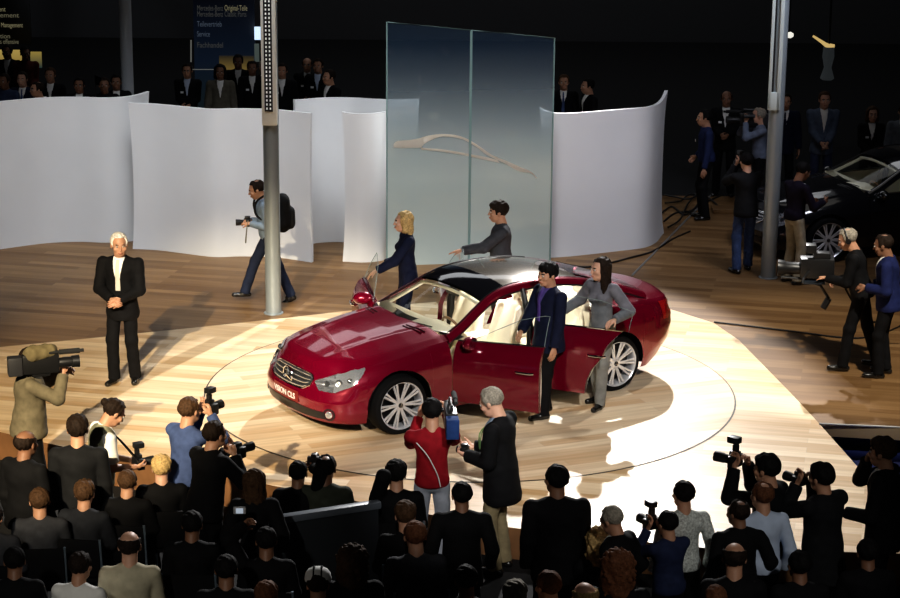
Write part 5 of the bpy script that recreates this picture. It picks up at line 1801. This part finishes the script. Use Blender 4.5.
bgp('dark-haired man in a blue shirt standing on the cables beyond the wall end', 705, 110, yaw(95), stand_pose(1.76, handr=(.22, .12, .95), sw=.19), top=fabric('bright blue shirt', (.02, .03, .09)), bottom=C_BLACK, kind='shirt', skin='tan', hair='black', badge=True)
bgp('bald man in a black suit with a white badge behind the blue-shirted man', 727, 91, yaw(170), stand_pose(1.78, handl=(-.05, .24, 1.05), handr=(.05, .24, 1.05)), top=C_BLACK, bottom=C_BLACK, shirt=C_WHITE, skin='brown', style='ring', badge=True)
q = bgp('man in a pale shirt aiming a video camera left beside the right pole', 759, 108, yaw(95), shoot_pose(1.74), top=fabric('pale blue shirt', (.16, .19, .26)), bottom=C_BLACK, kind='shirt', skin='fair', hair='grey', style='thin')
hold(q, shoulder_camera, 'black video camera of the man in a pale shirt beside the right pole', dz=-.1, dy=-.05)
bgp('man in a navy suit and tie partly hidden right of the right pole', 786, 94, yaw(175), stand_pose(1.78), top=C_NAVY, bottom=C_BLACK, shirt=C_WHITE, tie=C_NAVY, hair='dark', skin='tan', badge=True)
bgp('tall man in a grey blue suit with clasped hands in the back row', 825, 92, yaw(180), stand_pose(1.84, handl=(-.05, .24, 1.0), handr=(.05, .24, 1.0), sw=.20), top=fabric('grey blue suit cloth', (.10, .13, .19)), bottom=fabric('blue trousers', (.04, .05, .10)), shirt=C_WHITE, hair='brown', style='short', skin='fair', fine=.015)
bgp('woman in a black suit with a white collar and badge at the upper right', 873, 107, yaw(178), stand_pose(1.68, sw=.165, handl=(-.05, .24, .95), handr=(.05, .24, .95)), top=C_BLACK, bottom=C_BLACK, shirt=C_WHITE, fem=True, hair='brown', style='bob', skin='fair', badge=True)
bgp('man in a pale grey suit cut off by the right picture edge', 905, 104, yaw(170), stand_pose(1.80), top=fabric('pale grey suit', (.14, .16, .19)), bottom=C_BLACK, shirt=C_WHITE, hair='dark')

BG = [
 ('spectator with dark hair in front of the yellow lit screen, far left', 7, 45, 170, C_BLACK, C_WHITE, 'dark', 'short', 'brown', 0),
 ('spectator in a dark red top against the yellow lit screen', 25, 47, 200, fabric('dark red top', (.08, .014, .01)), None, 'black', 'short', 'brown', 0),
 ('spectator with glasses and a badge at the far left behind the white wall', 22, 72, 175, C_NAVY, C_WHITE, 'dark', 'short', 'fair', 1),
 ('spectator in a pale blue top cut off by the left picture edge', 4, 74, 160, fabric('dim blue top', (.03, .045, .09)), None, 'dark', 'short', 'brown', 0),
 ('spectator in a black suit with a white badge, third along from the left edge', 50, 68, 178, C_BLACK, C_WHITE, 'brown', 'short', 'tan', 1),
 ('spectator half turned away beside the badge wearer at the left', 37, 82, 120, C_BLACK2, C_WHITE, 'dark', 'thin', 'tan', 0),
 ('spectator in dark clothes just right of the paper sign', 104, 78, 190, C_BLACK, None, 'dark', 'short', 'brown', 0),
 ('spectator in a dark suit just left of the plain pole', 116, 75, 185, C_BLACK, C_WHITE, 'black', 'short', 'brown', 1),
 ('spectator in a dark suit left of the paper sign', 79, 78, 180, C_BLACK, C_WHITE, 'black', 'short', 'brown', 0),
 ('man in a black suit, blue shirt and badge under the blue sign board', 187, 64, 178, C_BLACK, C_LBLUE, 'dark', 'thin', 'tan', 1),
 ('woman in a beige grey suit under the blue sign board', 220, 65, 182, fabric('beige grey suit', (.12, .11, .085)), C_WHITE, 'black', 'bob', 'brown', 0),
 ('tall dark-haired man before the yellow lit panel', 238, 55, 180, C_BLACK, C_WHITE, 'black', 'short', 'brown', 0),
 ('man in a black suit with a badge left of the dotted pole', 252, 61, 184, C_BLACK, C_WHITE, 'dark', 'thin', 'brown', 1),
 ('man in a black suit half hidden by the dotted pole', 264, 60, 180, C_BLACK, C_WHITE, 'grey', 'short', 'fair', 0),
 ('man in a black suit just right of the dotted pole', 282, 64, 180, C_BLACK, C_WHITE, 'dark', 'short', 'tan', 1),
 ('balding man in a black suit with a badge, right of the dotted pole', 307, 58, 182, C_BLACK, C_WHITE, 'dark', 'ring', 'tan', 1),
 ('man with dark hair behind two others right of the dotted pole', 318, 59, 170, C_BLACK, C_LBLUE, 'dark', 'short', 'tan', 1),
 ('man in a black suit looking left, rightmost of the group by the dotted pole', 329, 70, 130, C_BLACK, C_WHITE, 'dark', 'short', 'tan', 0),
 ('man in a black suit and blue tie beside the glass screen edge', 564, 75, 175, C_BLACK, C_WHITE, 'brown', 'short', 'tan', 0),
 ('dark-haired man in a black suit turned left behind the right white wall', 588, 79, 110, C_BLACK, C_WHITE, 'black', 'short', 'tan', 0),
]
for (lab, x, y, yw, tp, sh_, hc_, st_, sk_, bd_) in BG:
    bgp(lab, x, y, yaw(yw), stand_pose(1.76 + .03 * math.sin(x), handl=(-.06, .25, 1.0), handr=(.06, .25, 1.0)) if x % 2 else stand_pose(1.76), top=tp, bottom=C_BLACK, shirt=sh_, hair=hc_, style=st_, skin=sk_, badge=bool(bd_), tie=(C_BLUE if x in (564, 22) else None), fine=.02)

# black car on display at the right
M_BK = mat('black car paint', (.006, .006, .008), rough=.15, coat=1.0)
p = at(826, 262)
bc, _ = make_car('saloon_car', 'black display car with chrome wheels in the dark at the right edge', (0, 0, 0), R(196), M_BK, {'front': 0, 'rear': 0, 'front_r': 0, 'rear_r': 0}, detailed=True)
ax = Matrix.Rotation(R(196), 3, 'Z') @ Vector((1.427, .85, 0))
bc.location = (p.x - ax.x, p.y - ax.y, 0)
# ================================================================== press and audience in front of the stage
def fp(label, px_, py_, yw, pose, **kw):
    kw.setdefault('fine', .014)
    return place(px_, py_, pose, yaw(yw), base=LOW, label=label, **kw)

HD = dict(hidel=True, hider=True)
# standing before the stage
rd = fp('man in a dark red shirt and light grey trousers filming at the stage edge', 432, 399, 4,
        stand_pose(1.77, handl=(-.10, .38, 1.46), handr=(.15, .36, 1.50), palml=(.5, 0, .5), palmr=(-1, 0, 0), curlr=.8, sw=.20, nod=4, elbl=(-.25, 0, -1), elbr=(.25, 0, -1)),
        top=C_RED, bottom=C_LGREY, kind='shirt', hair='black', style='short', skin='tan', fine=.011)
shoulder_camera('black and blue video camera on the shoulder of the man in red', w2(rd, (.17, .06, 1.42)), rd.rotation_euler.z, batt=fabric('navy blue battery', (.02, .05, .16)))
J = POSES[rd.name]
mb = MB(); mb.tube(catmull([J['f'](-.17, -.05, .42), J['f'](-.05, -.17, .30), J['f'](.04, -.175, .12), J['f'](.07, -.165, .0)], 6), .006, n=5); mb.obj('white_piping', C_WHITE, rd)
tl = fp('grey blond man in a black jacket and khaki trousers looking down at his camera', 487, 389, 66,
        stand_pose(1.84, handl=(-.12, .30, 1.14), handr=(.08, .32, 1.16), palml=(.5, 0, .6), palmr=(-.5, 0, .6), curll=.7, curlr=.7, nod=24, w=1.04, belly=.02, sw=.20, hem=-.27),
        top=C_BLACK, bottom=C_KHAKI, shirt=C_SHIRT2, kind='coat', hair='grey', style='short', skin='fair', fine=.011, open_front=1.4)
hold(tl, photo_camera, 'small camera held low by the man in khaki trousers', dy=.05, flash=False, lens=.06, scale=.8)
mb = MB(); J = POSES[tl.name]; mb.tube(catmull([J['f'](-.05, .06, .49), J['f'](-.03, .18, .36), J['f'](0, .20, .20), J['f'](.03, .18, .36), J['f'](.05, .06, .49)], 6), .006, n=5); mb.obj('lanyard', mat('green lanyard', (.25, .45, .15)), tl)
# television camera operator at the left
tv = fp('operator in an olive tan jacket with a television camera on the shoulder at left', 31, 348, -72,
        stand_pose(1.76, handr=(.12, .34, 1.46), handl=(-.16, .40, 1.40), palmr=(-1, 0, .2), palml=(1, 0, 0), curlr=.7, curll=.7, w=1.22, elbr=(.6, .1, -1)),
        top=C_TAN, bottom=C_BLACK, kind='jacket', hair='dark', style='short', skin='tan', fine=.012)
shoulder_camera('television camera with an olive cover aimed right at the presenter', w2(tv, (.15, .14, 1.47)), tv.rotation_euler.z, cover=True).scale = (1.0, 1.0, 1.0)
pt = fp('photographer with a hair bun and pale vest checking his camera', 120, 401, -62,
        stand_pose(1.74, handl=(-.12, .34, 1.02), handr=(.10, .32, 1.02), palml=(.5, 0, .6), palmr=(-.5, 0, .6), curll=.7, curlr=.7, nod=35, lean=8, w=1.04, short=True),
        top=C_VEST, bottom=fabric('grey work trousers', (.17, .17, .14)), shirt=C_WHITE, kind='vest', hair='dark', style='bun', skin='tan', fine=.012)
hold(pt, photo_camera, 'black camera with flash held low by the man with the bun', dy=.05, flash=True)
J = POSES[pt.name]
mb = MB(); mb.tube(catmull([J['f'](-.05, -.05, .51), J['f'](-.08, .12, .42), (J['wrl'] + J['wrr']) / 2 + vv(-.07, .04, .04)], 6), .008, n=5); mb.tube(catmull([J['f'](.05, -.05, .51), J['f'](.08, .12, .42), (J['wrl'] + J['wrr']) / 2 + vv(.07, .04, .04)], 6), .008, n=5); mb.obj('camera_strap', C_BLACK, pt)
a = fp('photographer in a blue sweater aiming a camera with a flash to the right', 189, 398, -38, shoot_pose(1.74, base=dict(w=1.05, lean=8), up=.04), top=C_BLUE, bottom=C_BLACK, kind='sweater', hair='brown', style='short', skin='tan')
hold(a, photo_camera, 'camera with an upright flash raised by the man in the blue sweater', dy=.05, dz=.03)
a = fp('photographer in a black jacket kneeling before the man in blue', 214, 422, -42, shoot_pose(1.74, base=dict(w=1.1, lean=12), up=-.10), top=C_BLACK, bottom=C_BLACK, kind='jacket', hair='dark', style='short', skin='tan')
hold(a, photo_camera, 'black camera of the man in the black jacket, pointing right', dy=.08, flash=False, lens=.16)
fp('man in a black suit with thick dark hair left of the bun wearer', 77, 417, 3, stand_pose(1.76, w=1.10, sw=.20, **HD), top=C_BLACK2, bottom=C_BLACK, kind='suit', hair='dark', style='full', skin='tan')
fp('bald man in a black jacket in front of the television camera operator', 25, 431, -30, stand_pose(1.72, w=1.08, **HD), top=C_BLACK, bottom=C_BLACK, kind='jacket', hair='dark', style='ring', skin='brown')
# standing middle and right
fp('broad man in a black suit seen from behind, left of the curly blond head', 557, 466, 6, stand_pose(1.80, w=1.14, sw=.215, turn=18, **HD), top=C_BLACK, bottom=C_BLACK, kind='suit', hair='black', style='short', skin='brown', fine=.012)
fp('man in a black suit seen from behind, just below the man in red', 462, 483, 2, stand_pose(1.62, w=1.12, sw=.21, turn=10, **HD), top=C_BLACK, bottom=C_BLACK, kind='suit', hair='black', style='short', skin='brown')
fp('grey-haired man with a white collar and black suit looking left', 609, 507, 52, stand_pose(1.58, w=1.12, nod=18, **HD), top=C_BLACK, bottom=C_BLACK, shirt=C_WHITE, kind='suit', hair='grey', style='short', skin='tan', fine=.012)
a = fp('photographer in a navy shirt crouching with a flash camera beside the patterned shirt', 668, 512, 32, shoot_pose(1.5, base=dict(w=1.08), up=.06), top=fabric('navy cotton', (.02, .028, .07)), bottom=C_BLACK, kind='shirt', hair='black', style='short', skin='tan')
hold(a, photo_camera, 'flash camera raised by the man in the navy shirt', dy=.06, dz=.02)
fp('man in a white patterned shirt seen from behind', 684, 482, 12, stand_pose(1.64, w=1.0, sw=.185, turn=10, **HD), top=C_PATT, bottom=C_BLACK, kind='shirt', hair='black', style='short', skin='tan', fine=.012)
fp('balding man in a black suit before the man in light blue', 739, 501, 18, stand_pose(1.55, w=1.12, sw=.21, turn=22, **HD), top=C_BLACK, bottom=C_BLACK, shirt=C_WHITE, kind='suit', hair='dark', style='thin', skin='brown', fine=.012)
fp('man in a light blue shirt with thinning brown hair seen from behind', 763, 483, 14, stand_pose(1.66, w=1.10, belly=.01, turn=14, **HD), top=C_LBLUE, bottom=C_BLACK, kind='shirt', hair='auburn', style='thin', skin='tan', fine=.012)
a = fp('photographer in black holding a camera with a tall flash up to the left', 768, 456, 52, shoot_pose(1.76, base=dict(w=1.04), up=.06, fwd=.30), top=C_BLACK, bottom=C_BLACK, kind='jacket', hair='black', style='full', skin='tan')
hold(a, photo_camera, 'black camera with a tall flash pointing left above the light blue shirt', dy=.06, dz=.03, lens=.15, scale=1.1)
a = fp('photographer in a black coat with dark hair aiming left, right of the tall flash', 823, 465, 40, shoot_pose(1.72, base=dict(w=1.16, sw=.21), up=.0), top=C_BLACK2, bottom=C_BLACK, kind='coat', hair='black', style='full', skin='tan')
hold(a, photo_camera, 'black camera held by the photographer in the black coat', dy=.06, flash=False)
fp('man in a dark suit resting his chin on his hand at the right edge', 884, 439, 62,
   stand_pose(1.80, handr=(.04, .20, 1.53), handl=(-.20, .30, 1.10), palmr=(-.4, -1, 0), curlr=1.1, w=1.12, elbr=(.4, .5, -1), sw=.20, **{'hidel': False}), top=C_BLACK, bottom=C_BLACK, shirt=C_WHITE, tie=C_BLUE, kind='suit', hair='brown', style='full', skin='tan', fine=.011)
fp('person with long wavy brown hair left of the long bench', 254, 470, 4, stand_pose(1.60, sw=.165, **HD), top=C_BLACK, bottom=C_BLACK, kind='jacket', fem=True, hair='brown', style='wavy', skin='tan')

# seated rows
seated = [
 ('man with short brown hair in a dark grey jacket at the left', 39, 489, 6, C_DGREY, None, 'brown', 'short', 'tan', 'jacket', 1.05),
 ('man with tousled brown hair in a charcoal jacket right of the dark grey jacket', 84, 482, -8, fabric('charcoal jacket', (.020, .022, .028)), C_LBLUE, 'brown', 'full', 'tan', 'jacket', 1.05),
 ('bald man in a beige sweater in the lowest row at left', 129, 532, 4, C_BEIGE, None, 'dark', 'ring', 'fair', 'sweater', 1.12),
 ('person with brown hair in a white shirt at the bottom left', 80, 553, -12, C_WHITE, None, 'dark', 'short', 'tan', 'shirt', 1.1),
 ('person with short brown hair below the bun wearer', 127, 471, -6, C_BLACK, None, 'brown', 'short', 'tan', 'jacket', 1.0),
 ('person with fuzzy blond hair below the man in the blue sweater', 161, 457, 8, C_BLACK, None, 'blond', 'full', 'fair', 'jacket', 1.0),
 ('dark-haired man in black left of the grey green suit', 298, 462, -4, C_BLACK, None, 'black', 'short', 'brown', 'jacket', 1.08),
 ('balding man in a grey green suit behind the long bench', 326, 456, -4, C_GREEN, C_WHITE, 'black', 'thin', 'brown', 'suit', 1.12),
 ('dark-haired person in black raising a hand to the face left of the man in red', 396, 462, 6, C_BLACK, None, 'black', 'full', 'tan', 'jacket', 1.1),
 ('person with tousled brown hair below the man in red', 405, 503, 8, C_BLACK, None, 'brown', 'full', 'tan', 'jacket', 1.0),
 ('person with light brown hair in a dark grey jacket below the tousled head', 415, 522, 10, C_DGREY, None, 'auburn', 'short', 'tan', 'jacket', 1.08),
 ('person with curly blond hair right of the broad black suit', 599, 529, 8, C_BLACK, None, 'blond', 'curly', 'fair', 'jacket', 1.0),
 ('person with curly brown hair in front of the grey-haired man', 618, 552, -6, C_BLACK, None, 'auburn', 'curly', 'tan', 'jacket', 1.0),
 ('person with a bare head in a beige top at the bottom centre right', 585, 583, 20, C_BEIGE, None, 'blond', 'ring', 'fair', 'sweater', 1.0),
 ('person with reddish brown hair at the bottom below the broad black suit', 548, 572, 30, C_BLACK, None, 'auburn', 'short', 'tan', 'jacket', 1.0),
 ('person with fair greenish hair at the bottom centre', 515, 583, 0, C_BLACK, None, 'grey', 'full', 'fair', 'jacket', 1.0),
 ('bald man in a black suit in the lowest row at right', 735, 543, -4, C_BLACK, C_WHITE, 'dark', 'ring', 'tan', 'suit', 1.08),
 ('person whose brown hair just shows at the bottom right', 716, 586, 0, C_BLACK, None, 'auburn', 'short', 'tan', 'jacket', 1.0),
 ('person with fuzzy fair hair in the dark below the bench', 352, 547, 5, C_BLACK, None, 'brown', 'curly', 'fair', 'jacket', 1.0),
 ('person with brown hair at the bottom edge left of the striped cap', 266, 584, 0, C_BLACK, None, 'auburn', 'full', 'tan', 'jacket', 1.0),
 ('person in black lifting a small silver camera, left of the bench', 266, 528, 2, C_BLACK, None, 'black', 'short', 'brown', 'jacket', 1.05),
 ('dark-haired person in black between the beige sweater and the lifted camera', 192, 512, 0, C_BLACK, None, 'black', 'short', 'brown', 'jacket', 1.12),
 ('dark figure seated in the shade below the lifted camera', 226, 556, 4, C_BLACK, None, 'black', 'short', 'brown', 'jacket', 1.1),
 ('dark figure seated right of the man in the dark grey jacket at the bottom', 466, 566, 5, C_BLACK, None, 'black', 'short', 'brown', 'jacket', 1.1),
 ('dark figure seated below the photographer in the black coat', 800, 552, 8, C_BLACK, None, 'black', 'short', 'brown', 'jacket', 1.12),
 ('dark figure seated in the lower right corner', 868, 540, 5, C_BLACK, None, 'black', 'short', 'brown', 'jacket', 1.12),
 ('dark figure seated at the far left below the dark grey jacket', 14, 548, 4, C_BLACK, None, 'black', 'short', 'brown', 'jacket', 1.1),
 ('grey-jacketed shoulder cut off at the left edge', -8, 505, 2, C_DGREY, None, 'dark', 'short', 'tan', 'jacket', 1.1),
]
SEATS = []
TALL = {618: 1.88, 735: 1.88, 585: 1.84, 129: 1.80, 415: 1.80, 298: 1.60, 127: 1.60, 161: 1.64, 599: 1.62}
for (lab, x, y, yw, tp, sh_, hc_, st_, sk_, kd_, w_) in seated:
    ps = seat_pose(TALL.get(x, 1.70 + .05 * math.sin(x * 1.7)), w=w_, turn=6 * math.sin(x), nod=4 + 4 * math.sin(y))
    if 'lifting' in lab: ps.update(handl=(-.20, .25, 1.22), hidel=False, palml=(1, 0, 0), curll=.7)
    if 'raising' in lab: ps.update(handl=(-.09, .16, 1.12), hidel=False, palml=(1, -.5, 0), curll=.8)
    if x == 298: ps.update(handr=(.12, .20, 1.13), hider=False, palmr=(-1, -.5, 0), curlr=.8)
    o = fp(lab, x, y, yw, ps, top=tp, bottom=C_BLACK, shirt=sh_, kind=kd_, hair=hc_, style=st_, skin=sk_)
    SEATS.append((o, x, y))
    if 'lifting' in lab:
        J = POSES[o.name]
        t = thing('compact_camera', 'small silver compact camera lifted above the dark crowd', 'camera', w2(o, J['wrl'] + vv(-.03, .03, .13)), o.rotation_euler.z)
        mb = MB(); mb.box((0, 0, 0), (.105, .028, .062), bev=.008); mb.obj('camera_body', mat('silver plastic', (.62, .62, .64), rough=.3, metal=.4), t)
        mb = MB(); mb.box((.0, -.016, 0), (.06, .004, .045)); mb.obj('display', mat('camera display', (.2, .25, .35), emit=(.4, .45, .5), estr=.6), t)
        mb = MB(); mb.lathe([(.022, .012), (.020, .03), (0, .03)], n=16, axis='Y'); mb.obj('lens', M_CAM, t)
    if x == 298:
        hold_p = w2(o, POSES[o.name]['wrr'] + vv(.0, .06, .05)); photo_camera('small black camera held up beside the dark head left of the green suit', hold_p, o.rotation_euler.z, flash=False, scale=.8)
for i, (o, x, y) in enumerate(SEATS):
    chair(tuple(o.location), o.rotation_euler.z, 'black audience chair with pale blue steel legs under a seated spectator', 'audience chairs')

# striped cap wearer and the pale bag
ps = seat_pose(1.68, w=1.05, nod=14)
o = fp('person in a white cap with dark stripes at the bottom centre left', 318, 571, 0, ps, top=C_BLACK, bottom=C_BLACK, kind='jacket', hair='dark', style='short', skin='tan')
chair(tuple(o.location), o.rotation_euler.z, 'black audience chair with pale blue steel legs under a seated spectator', 'audience chairs')
J = POSES[o.name]; g_ = J['g']; Hm = Matrix([[*(J['H'][i]), float(J['head'][i])] for i in range(3)] + [[0, 0, 0, 1]])
mb = MB(); mb.lathe([(.103, .035), (.108, .06), (.100, .10), (.075, .135), (.035, .152), (0, .156)], n=28, M=Hm)
mb.cur = 0
cap = mb.obj('cap', C_WHITE, o)
mb = MB()
for xo in (-.03, .03):
    pts = [Hm @ Vector((xo, yo, .030 + math.sqrt(max(0, 1 - (yo / .112) ** 2 - (xo / .11) ** 2)) * .130)) for yo in np.linspace(-.102, .102, 15)]
    mb.tube(pts, .009, n=6)
mb.obj('cap_stripe', C_BLACK, cap)
p = at(275, 583, LOW + .62)
t = thing('shoulder_bag', 'pale silver grey bag hanging on a chair at the bottom, left of the striped cap', 'bag', (p.x, p.y, LOW))
v, q = sdf_mesh(lambda P: smin(_cap(P, (-.10, 0, .50), (.10, 0, .50), .075, .075, (0, 1, 0), 1.2), _cap(P, (-.10, 0, .42), (.10, 0, .42), .09, .09, (0, 1, 0), 1.2), .03), (-.25, -.15, .3), (.25, .15, .62), .012)
mesh_ob('bag_body', v, q, mat('silver grey nylon', (.50, .54, .50), rough=.35), t)
mb = MB(); mb.tube(catmull([(-.13, 0, .54), (-.05, 0, .66), (.06, 0, .66), (.13, 0, .54)], 6), .008, n=5); mb.obj('bag_strap', C_BLACK, t)
mb = MB(); mb.box((0, 0, .17), (.40, .36, .34), bev=.02); mb.obj('case_base', C_BLACK, t)

# long dark bench back in front of the green suit
a, b = at(272, 516, LOW + 1.06), at(378, 500, LOW + 1.06)
bn = thing('bench', 'long dark bench with a pale edged backrest below the grey green suit', 'bench', ((a.x + b.x) / 2, (a.y + b.y) / 2, LOW), math.atan2(b.y - a.y, b.x - a.x))
L2 = (Vector((a.x, a.y)) - Vector((b.x, b.y))).length
mb = MB(); mb.box((0, 0, 1.02), (L2 + .04, .09, .07), bev=.02); mb.obj('top_rail', mat('grey blue rail', (.13, .15, .18), rough=.35), bn)
mb = MB(); mb.box((0, .0, .60), (L2, .04, .80), bev=.01); mb.obj('backrest', mat('dark grey bench panel', (.030, .034, .040), rough=.35), bn)
mb = MB(); mb.box((0, .24, .42), (L2, .40, .08), bev=.02); mb.obj('seat', C_BLACK, bn)
for s in (-1, 1):
    for yy in (0, .42):
        mb = MB(); mb.cyl((s * (L2 / 2 - .06), yy, 0), (s * (L2 / 2 - .06), yy, .40), .018); mb.obj('leg', MATS['pale blue steel'], bn)
